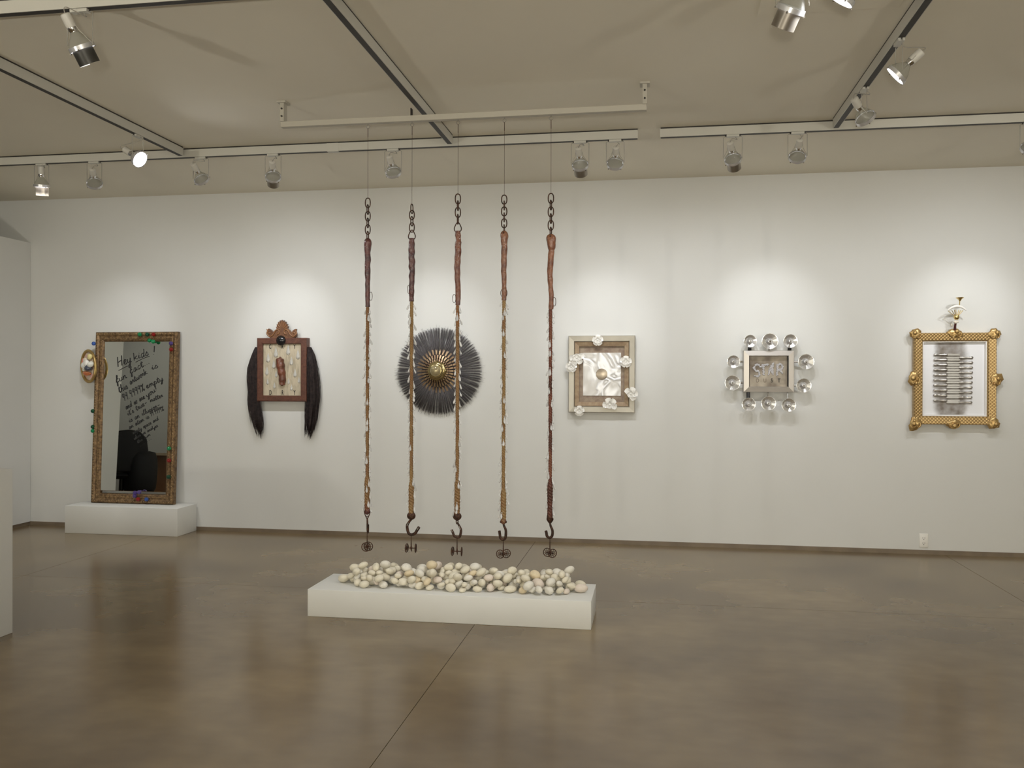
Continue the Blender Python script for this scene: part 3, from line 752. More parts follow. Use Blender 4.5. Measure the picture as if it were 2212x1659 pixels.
# oval porcelain plaque on the left edge of the mirror
cu0, cv0 = mir(193, 791.5); pr_ = .115
op = Matrix.Translation((cu0+.016, -.034, cv0)) @ Matrix.Rotation(math.radians(-22), 4, 'Z') @ Matrix.Rotation(math.radians(-12), 4, 'Y')
rx, rz = .112, .158
g = MB(); g.tube([op @ Vector((rx*math.cos(a*PI/20), 0, rz*math.sin(a*PI/20))) for a in range(40)], .015, 10, closed=True)
pq = g.build('plaque_rim', mat('rim_gold', (.50,.36,.14), .35, .75, col2=(.38,.24,.09), scale=20), mo, sharp=90); lab(pq, 'gold oval rim')
g = MB(); g.ell((0,0,0), (rx, .022, rz), 24, 12, op.to_3x3()); g.v = [(v[0]+op.translation.x, v[1]+op.translation.y+.016, v[2]+op.translation.z) for v in g.v]
g.build('plaque_field', mat('plaque_field', (.62,.52,.42), .4, col2=(.72,.42,.36), scale=26, lo=.5, hi=.62, coat=.3), mo, sharp=90)
fg = [((-.01,-.03,.00), (.045,.03,.035), (.80,.80,.76)), ((.035,-.035,.02), (.034,.03,.04), (.84,.82,.76)), ((-.05,-.02,.045), (.02,.014,.045), (.70,.20,.17)), ((.0,-.03,.055), (.026,.02,.032), (.80,.70,.58)),
      ((.05,-.04,-.035), (.04,.035,.03), (.06,.07,.10)), ((.01,-.03,-.08), (.045,.025,.02), (.50,.16,.06)), ((.075,-.03,.075), (.025,.02,.028), (.72,.62,.28)), ((-.04,-.02,-.02), (.03,.02,.03), (.66,.66,.56)), ((.085,-.04,-.005), (.035,.03,.03), (.72,.72,.66))]
for k, (c, r3, col) in enumerate(fg):
    rr = random.Random(70+k); ph = [(Vector((rr.gauss(0,1), rr.gauss(0,1), rr.gauss(0,1))).normalized(), rr.uniform(-.4,.35)) for _ in range(7)]
    g = MB().ell(op @ Vector(c), r3, 16, 10, fn=lambda d, ph=ph: 1+sum(a*max(0, d.dot(v))**4 for v, a in ph))
    g.build('figurine_piece', mat('porcelain_%d' % k, col, .25, coat=.5), mo, sharp=80)

# ------------------------------------------------------------------ wall works: frame of reference
def local(px, py, c, y):
    q = on_y(px, py, y); return (q.x-c.x, q.z-c.z)

# --- fur-draped picture
yA = D-.075
cA = on_y(610.3, 799, yA); cA.y = D-.001
ta = empty('fur_draped_picture', cA, 'square brown-framed wooden panel with glass drops, crowned with carving and draped with dark fur', 'picture')
LA = lambda zx, zy: local(510+zx/5.72, 670+zy/5.72, cA, yA)
x0, z1 = LA(262, 345); x1, z0 = LA(885-14, 1130); gx0_, gz1_ = LA(333, 428); gx1_, gz0_ = LA(803, 1055)
M['brown'] = mat('brown_leather', (.085,.028,.016), .42, col2=(.13,.047,.026), scale=40, bump=.4, bscale=180)
yF = -.085
ins = (gx0_-x0+x1-gx1_)/2
rails(ta, x0, x1, z0, z1, [(0, 0), (0, yF+.006), (.008, yF), (ins-.006, yF), (ins, yF+.006), (ins, 0)], M['brown'])
bark = mat('pale_bark_panel', (.52,.45,.33), .6, col2=(.28,.24,.17), scale=9, stretch=(3, 1, .8), lo=.42, hi=.78, bump=.4, bscale=30, detail=8)
MB().box(x0+ins, x1-ins, -.062, -.04, z0+ins, z1-ins).build('panel', bark, ta, smooth=False)
cd = mat('carved_wood', (.12,.050,.024), .45, col2=(.20,.09,.04), scale=18, bump=.4, bscale=90, coat=.2)
S = lambda pts: [LA(a, b) for a, b in pts]
fan = []
for k in range(13):
    a = PI*(1.13-1.26*k/12); c_ = (568+70*math.cos(a), 235-100*math.sin(a)); fan.append((c_[0]+9*math.cos(a+.2), c_[1]-14*math.sin(a)-2)); 
    fan.append((568+66*math.cos(a-.05), 235-93*math.sin(a-.05)))
g = MB(); g.prism(S([(500,330)]+fan[:-1]+[(640,330)]), -.075, -.045)
g.prism(S([(430,345),(400,325),(388,290),(392,262),(385,235),(412,228),(440,250),(458,275),(480,250),(515,232),(540,260),(568,262),(595,258),(620,232),(655,240),(690,280),(700,255),(722,238),(745,232),(742,262),(750,300),(742,325),(715,345)]), -.080, -.050)
g.build('carved_crown', cd, ta, smooth=False, bevel=0)
g = MB()
for s in (-1, 1):
    def q(zx, zy, y=-.084): u, v = LA(568+s*zx, zy); return (u, y, v)
    g.tube(cat_rom([q(60,300), q(38,290), q(30,262), q(48,242), q(72,248), q(92,280), q(120,318), q(150,325), q(168,305), q(160,282), q(140,285)], 5), [.0062]*51, 7)
    g.tube(cat_rom([q(160,318), q(182,290), q(172,255), q(180,235)], 5), .0072, 7)
for k in range(7):
    a = PI*(.5+.155*(k-3)); u0 = LA(568+22*math.cos(a), 235-22*math.sin(a)); u1 = LA(568+66*math.cos(a), 232-92*math.sin(a))
    g.tube([(u0[0], -.076, u0[1]), (u1[0], -.077, u1[1])], [.003, .008], 6)
g.build('scroll', mat('scroll_wood', (.26,.12,.05), .4, coat=.3), ta, sharp=80)
# black brooch
bc = LA(563, 375)
g = MB(); TB = Matrix.Translation((bc[0], yF, bc[1])) @ Matrix.Rotation(PI/2, 4, 'X')
g.lathe([(.046, 0), (.046, .006), (.040, .014), (.024, .024), (.003, .028)], 24, TB)
for k in range(18):
    a = 2*PI*k/18; g.ell(TB @ Vector((.044*math.cos(a), .044*math.sin(a), .006)), (.006,.006,.006), 6, 4)
g.build('brooch', mat('jet_black', (.012,.011,.012), .2), ta, sharp=50)
# drops
wet = mat('clear_drop', (1,1,.97), .04, trans=.6, ior=1.45)
for zx, zy, s in ((390,585,1.0),(485,520,1.05),(638,490,1.05),(758,545,1.02),(460,668,.9),(677,627,.9),(375,750,.9),(722,775,.88),(490,790,.65),(383,880,.65),(466,930,.65),(642,877,.65),(770,862,.65),(677,955,.65)):
    s *= 1.12; u, v = LA(zx, zy); Tm = Matrix.Translation((u, -.062, v)) @ Matrix.Diagonal((1, .55, 1, 1))
    MB().lathe([(.0006,.042*s), (.004*s,.032*s), (.010*s,.012*s), (.0165*s,-.012*s), (.0185*s,-.024*s), (.015*s,-.034*s), (.007*s,-.041*s), (.0005,-.043*s)], 14, Tm).build('glass_drop', wet, ta, sharp=80)
# foot-like lump
fo = [(545,590,.030),(542,640,.034),(552,700,.034),(562,760,.030),(572,820,.027),(572,880,.027),(568,925,.020)]
g = MB(); pts = []; 
for zx, zy, r_ in fo: u, v = LA(zx, zy); pts.append((u, -.075, v))
pp = cat_rom(pts, 4); n = len(pp); rs = [.017+.024*math.sin(min(1, (k+1)/5)*PI/2)-.016*max(0, k/n-.25)+.003*math.sin(k*1.1) for k in range(n)]; rs[0] = .012; rs[-1] = .012
g.tube(pp, rs, 14); g.ell(pp[0], (.013,.013,.012), 10, 6); g.ell(pp[-1], (.0125,.0125,.010), 10, 6)
g.build('leather_lump', mat('lump_brown', (.19,.060,.030), .38, col2=(.09,.035,.022), scale=14, bump=.6, bscale=45, coat=.2), ta, sharp=80)
ink = mat('letter_ink', (.03,.025,.02), .6)
for s, zx in (('C',415), ('R',566), ('Y',716)): text_mesh(s, .058, ink, ta, LA(zx, 452)[0], LA(zx, 452)[1], -.0635, sx=.55, bold=.0012)
for s, zx in (('D',418), ('R',568), ('Y',716)): text_mesh(s, .066, ink, ta, LA(zx, 1022)[0], LA(zx, 1022)[1], -.0635, sx=.5, bold=.0012)
# fur falls
hairm = mat('dark_fur', (.010,.006,.007), .5, col2=(.038,.024,.023), scale=45)
for side, path in ((-1, [(245,455,14),(228,560,32),(208,700,50),(206,850,56),(212,1000,52),(212,1150,58),(235,1300,56),(250,1430,48),(272,1540,26)]),
                   (1, [(888,455,16),(910,560,36),(930,750,54),(938,950,64),(938,1120,66),(925,1300,60),(915,1450,44),(900,1560,24)])):
    g = MB(); rr = random.Random(33+side)
    clumps = [(max(-1.1, min(1.1, rr.gauss(0, .62))), rr.choice((1.0, 1.0, .93, .86, .78, .68, .58))*rr.uniform(.95, 1.04), rr.gauss(0, 13), rr.uniform(-1, 1)) for _ in range(46)]
    for k in range(46*20):
        c_ = clumps[k % 46]; f = c_[0]+rr.gauss(0, .11); dp = max(-1, min(1, c_[3]+rr.gauss(0, .2))); Ln_ = c_[1]*rr.uniform(.86, 1.03)
        pts = []; nseg = 9; wob = rr.uniform(0, 6); off = c_[2]+rr.gauss(0, 4)
        for j in range(nseg+1):
            u_ = j/nseg*Ln_; t_ = u_*(len(path)-1); a = min(int(t_), len(path)-2); fr = t_-a
            zx, zy, env = (path[a][q_]*(1-fr)+path[a+1][q_]*fr for q_ in range(3))
            zx += f*env+off*u_+4*math.sin(wob+u_*7)
            X_, Z_ = LA(zx, zy); pts.append((X_, -.045+dp*.032*min(1, .3+u_*3)*(1-.3*u_), Z_))
        g.tube(pts, [.0016]*nseg+[.0004], 3)
    o = g.build('fur', hairm, ta, sharp=180); o['kind'] = 'stuff'; lab(o, 'dark fur hanging at one side')

# --- bristle disk
yD = D-.03
cD = on_y(948.1, 801.4, yD); cD.y = D-.001
td = empty('bristle_sunburst', cD, 'round wall piece of dark radiating bristles around a brass knob behind the ropes', 'wall sculpture')
RD = (on_y(948+92, 801, yD).x-on_y(948-92, 801, yD).x)/2
brm = mat('bristle_dark', (.055,.05,.055), .45, col2=(.24,.22,.225), scale=220)
g = MB(); rr = random.Random(8); NT = 96
for k in range(NT):
    a0 = 2*PI*(k+rr.uniform(-.2,.2))/NT; w_ = 2*PI/NT*.5*rr.uniform(.75, 1.15)
    for j in range(30):
        da = rr.uniform(-1, 1); a = a0+da*w_*.85; a2 = a0+da*w_*.66+rr.gauss(0,.004)
        rlen = RD*rr.uniform(.93, 1.0)*(1.0 if rr.random() > .04 else 1.07)
        dpt = rr.uniform(-.035, -.008)
        r0 = RD*.28
        g.tube([(r0*math.cos(a), dpt-.03, r0*math.sin(a)), (RD*.6*math.cos(a), dpt-.02, RD*.6*math.sin(a)), (rlen*math.cos(a2), dpt-.004, rlen*math.sin(a2))], [.0012,.0011,.0008], 3)
o = g.build('bristles', brm, td, sharp=180); o['kind'] = 'stuff'
g = MB(); rr = random.Random(9)
for k in range(150):
    a = rr.uniform(PI*1.0, PI*2.05); l_ = RD*rr.uniform(1.01, 1.09)
    g.tube([(RD*.8*math.cos(a), -.01, RD*.8*math.sin(a)), (l_*math.cos(a+.01), -.006, l_*math.sin(a+.01))], [.0009,.0004], 3)
o = g.build('stray_bristles', brm, td, sharp=180); o['kind'] = 'stuff'
MB().lathe([(RD*.42, .0), (RD*.40, .03), (RD*.30, .055), (RD*.10, .075)], 36, Matrix.Rotation(PI/2, 4, 'X')).build('hub', mat('hub_bronze', (.06,.038,.025), .4, .6), td, sharp=60)
bz = mat('bronze_spoke', (.38,.27,.155), .38, .6, col2=(.20,.12,.07), scale=14)
for ring, (ra, rb, y_, n_, wd) in enumerate(((.375, .50, -.058, 34, .0095), (.275, .365, -.080, 32, .0085), (.17, .265, -.100, 28, .0068))):
    for k in range(n_):
        a = 2*PI*k/n_
        T_ = Matrix.Rotation(-a, 4, 'Y')
        g = MB(); r0, r1 = RD*ra, RD*rb
        g.add([T_ @ Vector(v) for v in ((r0, y_-.010, -wd*.7), (r0, y_-.010, wd*.7), (r1, y_+.004, wd), (r1, y_+.004, -wd), (r0, y_+.006, -wd*.7), (r0, y_+.006, wd*.7), (r1, y_+.018, wd), (r1, y_+.018, -wd))],
              [(0,1,2,3), (7,6,5,4), (0,3,7,4), (1,5,6,2), (2,6,7,3), (0,4,5,1)])
        g.build('spoke', bz, td, smooth=False)
gold = mat('gold_dome', (.46,.37,.18), .22, .95)
TM = Matrix.Rotation(PI/2, 4, 'X')
MB().lathe([(RD*.235,.085), (RD*.235,.10), (RD*.22,.115), (RD*.19,.125), (RD*.16,.13)], 8, TM).build('octagon_base', gold, td, sharp=20)
MB().lathe([(RD*.15,.13), (RD*.165,.15), (RD*.15,.165), (RD*.125,.168)], 32, TM).build('ring', gold, td, sharp=60)
MB().lathe([(RD*.125,.166), (RD*.12,.180), (RD*.08,.194), (RD*.002,.20)], 24, TM).build('glass_knob', mat('amber_glass', (.50,.42,.24), .08, metal=.4, trans=.3), td, sharp=50)

# --- rose picture
yR = D-.06
cR_ = on_y(1300, 809, yR); cR_.y = D-.001
tr = empty('rose_picture', cR_, 'square champagne frame around a brushed silver panel with seven white china roses', 'picture')
LR = lambda zx, zy, y=yR: local(1210+zx/7.54, 700+zy/7.54, cR_, y)
champ = mat('champagne_frame', (.36,.335,.28), .36, .4, col2=(.43,.40,.34), scale=5)
tan = mat('tan_marbled', (.36,.27,.17), .45, .2, col2=(.27,.18,.11), scale=30, detail=6)
tand = mat('tan_mat', (.32,.25,.18), .5, col2=(.22,.15,.11), scale=26, detail=6)
a0 = LR(135, 190); a1 = LR(1218, 1448)
rails(tr, a0[0], a1[0], a1[1], a0[1], [(0, 0), (0, -.052), (.006, -.060), (.050, -.056), (.056, -.048), (.056, 0)], champ)
rails(tr, a0[0]+.0565, a1[0]-.0565, a1[1]+.0565, a0[1]-.0565, [(0, 0), (0, -.040), (.004, -.044), (.040, -.034), (.040, 0)], tan, 'inner_rail')
q0 = LR(330, 372); q1 = LR(1035, 1262)
i0 = LR(370, 466); i1 = LR(985, 1168)
MB().box(a0[0]+.096, a1[0]-.096, -.012, -.004, a1[1]+.096, a0[1]-.096).build('mat_board', tand, tr, smooth=False)
def brushed():
    m = bpy.data.materials.new('brushed_silver_leaf'); m.use_nodes = True; nt = m.node_tree; N = nt.nodes; L = nt.links; b = N['Principled BSDF']
    tc = N.new('ShaderNodeTexCoord'); n1 = N.new('ShaderNodeTexNoise'); n1.inputs['Scale'].default_value = 3.6; n1.inputs['Detail'].default_value = 1; n1.inputs['Distortion'].default_value = 1.2; L.new(tc.outputs['Object'], n1.inputs['Vector'])
    w_ = N.new('ShaderNodeTexWave'); w_.inputs['Scale'].default_value = 2.3; w_.inputs['Distortion'].default_value = 5; w_.inputs['Detail'].default_value = 3; L.new(n1.outputs['Color'], w_.inputs['Vector'])
    r = N.new('ShaderNodeValToRGB'); r.color_ramp.elements[0].color = (.58,.56,.53, 1); r.color_ramp.elements[1].color = (.90,.90,.90, 1); r.color_ramp.elements[1].position = .7
    L.new(w_.outputs['Fac'], r.inputs[0]); L.new(r.outputs[0], b.inputs['Base Color']); b.inputs['Metallic'].default_value = .25; b.inputs['Roughness'].default_value = .4
    bp = N.new('ShaderNodeBump'); bp.inputs['Strength'].default_value = .5; bp.inputs['Distance'].default_value = .01; L.new(w_.outputs['Fac'], bp.inputs['Height']); L.new(bp.outputs[0], b.inputs['Normal'])
    return m
MB().box(i0[0], i1[0], -.020, -.0125, i1[1], i0[1]).build('panel', brushed(), tr, smooth=False)
dc = LR(672, 815)
MB().lathe([(.052, 0), (.052, .006), (.046, .008), (.001, .008)], 32, Matrix.Translation((dc[0], -.020, dc[1])) @ TM).build('medallion', mat('medallion', (.30,.25,.19), .3, .6, col2=(.42,.36,.28), scale=20), tr, sharp=40)
china = mat('white_china', (.82,.80,.75), .28, coat=.4)
def petal(mb, T_, r_, curl, wd):
    nu, nv_ = 6, 5; vs = []
    for th in (0, .0018):
        for j in range(nv_+1):
            v = j/nv_
            for i_ in range(nu+1):
                u = (i_/nu-.5)*2; ww = wd*math.sin(min(1, .25+v*.95)*PI*.62)
                vs.append(T_ @ Vector((u*ww, (v**1.3)*r_*math.cos(curl*.7) - .12*r_*u*u, v*r_*math.sin(curl) - .10*r_*v*v*v*3 + .30*wd*u*u + th)))
    k = (nu+1)*(nv_+1); fs = []
    for j in range(nv_):
        for i_ in range(nu):
            a = j*(nu+1)+i_; fs += [(a, a+1, a+nu+2, a+nu+1), (k+a, k+a+nu+1, k+a+nu+2, k+a+1)]
    mb.add(vs, fs)
def rose(zx, zy, r_px, dep, kind, seed, tilt=(0, 0)):
    u, v = LR(zx, zy, yR-.03); r_ = r_px/7.54*8.0/1864*.93
    T0 = Matrix.Translation((u, dep, v)) @ Matrix.Rotation(PI/2+tilt[0], 4, 'X') @ Matrix.Rotation(tilt[1], 4, 'Y')
    rr = random.Random(seed); f = MB()
    MB_ = []
    layers = ((5, 1.0, .35, .50), (5, .66, .80, .40), (4, .42, 1.1, .30)) if kind == 0 else ((4, 1.08, .42, .46), (5, .60, .85, .36), (4, .38, 1.15, .26))
    root = None
    for li, (n_, s, curl, wd) in enumerate(layers):
        for k in range(n_):
            a = 2*PI*(k+.5*li+rr.uniform(-.08,.08))/n_
            if kind == 1 and li == 0: a = [0.2, 1.3, 2.4, 3.6][k]+seed*.7
            petal(f, T0 @ Matrix.Rotation(a, 4, 'Z') @ Matrix.Translation((0, .004, .002*li)), r_*s, curl, r_*wd)
    f.lathe([(.001, .0), (r_*.16, r_*.05), (r_*.18, r_*.35), (r_*.08, r_*.42), (.001, r_*.40)], 10, T0)
    f.lathe([(r_*.3, -.012), (r_*.34, .0), (r_*.1, .008)], 12, T0)
    f.build('china_rose', china, tr, sharp=60)
rose(610, 262, 92, -.066, 0, 1); rose(270, 545, 118, -.068, 1, 2); rose(178, 695, 96, -.066, 0, 3); rose(1068, 612, 98, -.060, 0, 4)
rose(1150, 1140, 112, -.068, 1, 5); rose(808, 1318, 116, -.068, 1, 6); rose(310, 1415, 86, -.066, 0, 7)

# --- silver frame ringed with glass knobs
yS = D-.075
cS = on_y(1661, 802, yS); cS.y = D-.001
ts = empty('star_dust_frame', cS, 'brushed silver frame reading star dust, ringed by ten faceted glass knobs', 'picture')
LS = lambda zx, zy, y=yS: local(1550+zx/7.213, 700+zy/7.213, cS, y)
silver = mat('brushed_silver', (.50,.47,.44), .33, .75)
b0 = LS(405, 410); b1 = LS(1195, 1066); w_ = LS(497, 410)[0]-b0[0]
rails(ts, b0[0], b1[0], b1[1], b0[1], [(0, 0), (0, -.066), (.004, -.072), (w_-.004, -.080), (w_, -.076), (w_, 0)], silver)
panel = mat('smoky_silver', (.11,.085,.065), .34, .35, col2=(.36,.32,.26), scale=6, lo=.38, hi=.66, detail=3)
MB().box(b0[0]+w_, b1[0]-w_, -.030, -.015, b1[1]+w_, b0[1]-w_).build('panel', panel, ts, smooth=False)
g = MB(); g.box(b0[0]+w_+.001, b0[0]+w_+.004, -.070, -.031, b1[1]+w_, b0[1]-w_); g.box(b1[0]-w_-.004, b1[0]-w_-.001, -.070, -.031, b1[1]+w_, b0[1]-w_)
g.build('fillet', M['slot'], ts, smooth=False)
STARP = {'S': [(650,640),(600,635),(565,680),(590,720),(630,740),(655,785),(620,815),(580,795)],
         'T': [[(665,665),(710,635),(780,635)], [(712,660),(712,720),(722,790)]],
         'A': [[(790,780),(810,730),(850,640),(862,620)], [(862,620),(852,700),(858,775)], [(815,705),(850,715)]],
         'R': [[(925,790),(935,720),(935,640)], [(935,640),(985,625),(1015,670),(985,710),(940,715)], [(975,715),(1010,770)]]}
gem = mat('rhinestone', (.95,.93,.95), .03, .0, trans=.5, ior=1.9)
gr = random.Random(4)
for ch, st in STARP.items():
    st = [st] if isinstance(st[0][0], (int, float)) else st; g = MB()
    for sk in st:
        P_ = cat_rom([(a, b) for a, b in sk], 8)
        acc = 0; last = P_[0]
        for q in P_:
            if (q-last).length < 9 and q is not P_[0]: continue
            last = q
            for _ in range(2):
                u, v = LS(q.x+gr.uniform(-12, 12), q.y+gr.uniform(-10, 10), D-.03)
                g.ell((u, -.036, v), (.0072,.0055,.0072), 6, 4, Matrix.Rotation(gr.uniform(0, 1), 3, 'Y'))
    lab(tag(g.build('crystal_letter', gem, ts, smooth=False), kind='stuff'), 'letter %s set in clear crystals' % ch)
for s, zx in (('D',622), ('U',737), ('S',845), ('T',958)):
    u, v = LS(zx, 882, D-.03); text_mesh(s, .050, ink if s in 'ST' else mat('faint_ink_'+s, (.16,.12,.09), .6), ts, u, v, -.0315, sx=.8, bold=.0008 if s in 'ST' else 0)
facet = mat('silvered_glass', (.82,.82,.82), .18, .85)
for k, (zx, zy, r_px, anchor) in enumerate(((510,265,98,'u'),(817,268,124,'u'),(1137,265,106,'u'),(250,585,98,'l'),(235,915,118,'l'),(1380,587,120,'r'),(1345,957,110,'r'),(487,1250,103,'d'),(795,1235,110,'d'),(1110,1263,105,'d'))):
    yk_ = .105
    u, v = LS(zx, zy, D-yk_); r_ = r_px/7.213*7.93/1864*.99
    T_ = Matrix.Translation((u, -yk_+.02, v)) @ TM
    n_ = 16
    g = MB(); g.lathe([(r_*.2,-.012), (r_*.80,-.002), (r_,.012), (r_*.98,.0185), (r_*.93,.018), (r_*.15,.001)], n_, T_)
    kn = g.build('glass_knob', facet, ts, smooth=False)
    g = MB(); g.lathe([(r_*.14,.0), (r_*.13,.018), (r_*.18,.026), (r_*.19,.034), (r_*.12,.042), (.001,.045)], 16, T_); g.build('finial', M['chrome'], kn, sharp=60)
    if anchor == 'u': e_ = (u, b0[1]-.004)
    elif anchor == 'd': e_ = (u, b1[1]+.004)
    elif anchor == 'l': e_ = (b0[0]+.004, v)
    else: e_ = (b1[0]-.004, v)
    g = MB(); dark = k in (0, 2, 7)
    wS = .0165 if dark else .010
    a_ = Vector((u, -.072, v)); b_ = Vector((e_[0], -.050, e_[1]))
    g.tube([a_, a_.lerp(b_, .6), b_], [wS*.8, wS, wS], 12)
    g.build('stem', M['black'] if dark else M['chrome'], ts, sharp=60)

# --- gold frame with knives
yG = D-.06
cG = on_y(2064, 819, yG); cG.y = D-.001
tg = empty('gilded_knife_picture', cG, 'tall gilded frame with twenty silver knives on a smoke-stained white sheet', 'picture')
LG = lambda zx, zy, y=yG: local(1940+zx/5.183, 630+zy/5.183, cG, y)
def giltm():
    m = mat('gilt_lattice', (.52,.33,.10), .36, .6); nt = m.node_tree; N = nt.nodes; L = nt.links; b = N['Principled BSDF']
    tc = N.new('ShaderNodeTexCoord'); mp = N.new('ShaderNodeMapping'); mp.inputs['Rotation'].default_value = (0, PI/4, 0); mp.inputs['Scale'].default_value = (50, 0, 50); L.new(tc.outputs['Object'], mp.inputs[0])
    vd = N.new('ShaderNodeTexVoronoi'); vd.inputs['Scale'].default_value = 1; vd.inputs['Randomness'].default_value = 0; L.new(mp.outputs[0], vd.inputs['Vector'])
    r = N.new('ShaderNodeValToRGB'); r.color_ramp.elements[0].position = .25; r.color_ramp.elements[1].position = .62; r.color_ramp.elements[0].color = (.60,.42,.19, 1); r.color_ramp.elements[1].color = (.23,.135,.048, 1)
    L.new(vd.outputs['Distance'], r.inputs[0]); L.new(r.outputs[0], b.inputs['Base Color'])
    bp = N.new('ShaderNodeBump'); bp.inputs['Strength'].default_value = .8; bp.inputs['Distance'].default_value = .004; bp.invert = True; L.new(vd.outputs['Distance'], bp.inputs['Height']); L.new(bp.outputs[0], b.inputs['Normal'])
    return m
gilt = giltm(); giltp = mat('gilt_plain', (.58,.41,.18), .32, .7, col2=(.36,.22,.08), scale=30)
c0 = LG(185, 462); c1 = LG(1105, 1495); w_ = LG(285, 462)[0]-c0[0]
rails(tg, c0[0], c1[0], c1[1], c0[1], [(0, 0), (0, -.050), (.008, -.060), (w_-.012, -.052), (w_, -.040), (w_, 0)], gilt)
def smoke():
    m = mat('smoked_paper', (.80,.80,.82), .7); nt = m.node_tree; N = nt.nodes; L = nt.links; b = N['Principled BSDF']
    tc = N.new('ShaderNodeTexCoord'); sx = N.new('ShaderNodeSeparateXYZ'); L.new(tc.outputs['Object'], sx.inputs[0])
    n = N.new('ShaderNodeTexNoise'); n.inputs['Scale'].default_value = 9; n.inputs['Detail'].default_value = 4; L.new(tc.outputs['Object'], n.inputs['Vector'])
    def mth(op, a, b_=None, c_=None):
        q = N.new('ShaderNodeMath'); q.operation = op
        for i_, v in enumerate((a, b_, c_)):
            if v is None: continue
            if isinstance(v, (int, float)): q.inputs[i_].default_value = v
            else: L.new(v, q.inputs[i_])
        return q.outputs[0]
    cx = LG(615, 900)[0]
    d = mth('ABSOLUTE', mth('SUBTRACT', sx.outputs[0], cx))
    d = mth('ADD', d, mth('MULTIPLY', mth('SUBTRACT', n.outputs['Fac'], .5), .10))
    mr = N.new('ShaderNodeMapRange'); mr.inputs[1].default_value = .085; mr.inputs[2].default_value = .155; mr.inputs[3].default_value = 1; mr.inputs[4].default_value = 0; mr.interpolation_type = 'SMOOTHSTEP'; L.new(d, mr.inputs[0])
    n3 = N.new('ShaderNodeTexNoise'); n3.inputs['Scale'].default_value = 16; L.new(tc.outputs['Object'], n3.inputs['Vector'])
    f = mth('MULTIPLY', mr.outputs[0], mth('ADD', mth('MULTIPLY', n3.outputs['Fac'], .8), .4))
    mx = N.new('ShaderNodeMix'); mx.data_type = 'RGBA'; mx.clamp_factor = True; L.new(f, mx.inputs[0]); mx.inputs['A'].default_value = (.80,.80,.82, 1); mx.inputs['B'].default_value = (.17,.14,.11, 1)
    L.new(mx.outputs['Result'], b.inputs['Base Color']); return m
MB().box(c0[0]+w_, c1[0]-w_, -.012, -.004, c1[1]+w_, c0[1]-w_).build('sheet', smoke(), tg, smooth=False)
rails(tg, c0[0]+w_+.0005, c1[0]-w_-.0005, c1[1]+w_+.0005, c0[1]-w_-.0005, [(0, -.012), (0, -.038), (.008, -.036), (.012, -.012)], mat('white_fillet', (.78,.76,.74), .5), 'fillet')
def orn(zx, zy, sx, sz, balls, seed):
    rr = random.Random(seed); u, v = LG(zx, zy); k_ = 7.93/1864/5.183; g = MB()
    ph = [(Vector((rr.gauss(0,1), rr.gauss(0,.3), rr.gauss(0,1))).normalized(), rr.uniform(-.2,.35)) for _ in range(9)]
    g.ell((u, -.050, v), (sx*k_, .022, sz*k_), 24, 10, fn=lambda d: (1+sum(a*max(0, d.dot(w))**5 for w, a in ph))*(1+.07*math.cos(9*math.atan2(d.z, d.x))))
    for bx, bz_, br in balls:
        q = LG(zx+bx, zy+bz_); g.ell((q[0], -.070, q[1]), (br*k_, br*k_*.8, br*k_), 12, 8)
    for s in (-1, 1):
        pts = [LG(zx+s*sx*a, zy+sz*b) for a, b in ((.15,.6), (.5,.8), (.85,.4), (.8,-.1), (.5,-.2), (.45,.15))]
        g.tube(cat_rom([(a, -.068, b) for a, b in pts], 4), .0055, 6)
    g.build('ornament', giltp, tg, sharp=80)
orn(205, 478, 55, 52, ((-18,-15,24),), 1); orn(1085, 478, 55, 52, ((22,-18,24),), 2); orn(200, 1475, 56, 55, ((-25,8,26),(-20,-30,15)), 3); orn(1068, 1475, 56, 55, ((28,10,22),), 4)
orn(645, 470, 74, 42, ((8,-22,24),), 5); orn(628, 1482, 66, 48, ((0,22,30),), 6); orn(188, 975, 52, 72, ((-22,-8,30),(14,50,16)), 7); orn(1092, 985, 52, 72, ((26,-10,24),(-14,50,16)), 8)
steel = mat('tarnished_silver', (.58,.56,.54), .28, .85, col2=(.34,.32,.30), scale=30)
steel2 = mat('blade_silver', (.24,.235,.23), .3, .9)
def knife(xh, xb, zy, flip):
    u0, v = LG(xh, zy); u1 = LG(xb, zy)[0]; Ln_ = abs(u1-u0); s = 1 if u1 > u0 else -1
    T_ = Matrix.Translation((u0, -.022, v)) @ Matrix.Rotation(s*PI/2, 4, 'Y') @ Matrix.Diagonal((1, .6, 1, 1))
    hl = Ln_*.52; K = .0104
    pr = [(.001, 0), (K*.9, hl*.04), (K*1.25, hl*.14), (K*.9, hl*.26), (K*.62, hl*.42), (K*.7, hl*.6), (K*.95, hl*.78), (K*.72, hl*.88), (K*.95, hl*.95), (K*.6, hl)]
    kn = MB().lathe(pr, 12, T_).build('knife', steel, tg, sharp=60)
    x_ = u0+s*hl*.97; xe = u1
    hb_ = .0078
    out = [(x_, v-hb_*.4), (x_+s*.012, v-hb_), (xe-s*.012, v-hb_), (xe-s*.003, v-hb_*.5), (xe, v), (xe-s*.003, v+hb_*.5), (xe-s*.012, v+hb_), (x_+s*.012, v+hb_*.9), (x_, v+hb_*.5)]
    MB().prism(out, -.020, -.0245).build('blade', steel2, kn, smooth=False)
for k in range(10):
    knife(412-k*.6, 712, 705+k*57, 0); knife(862-k*1.2, 555, 737+k*56, 1)
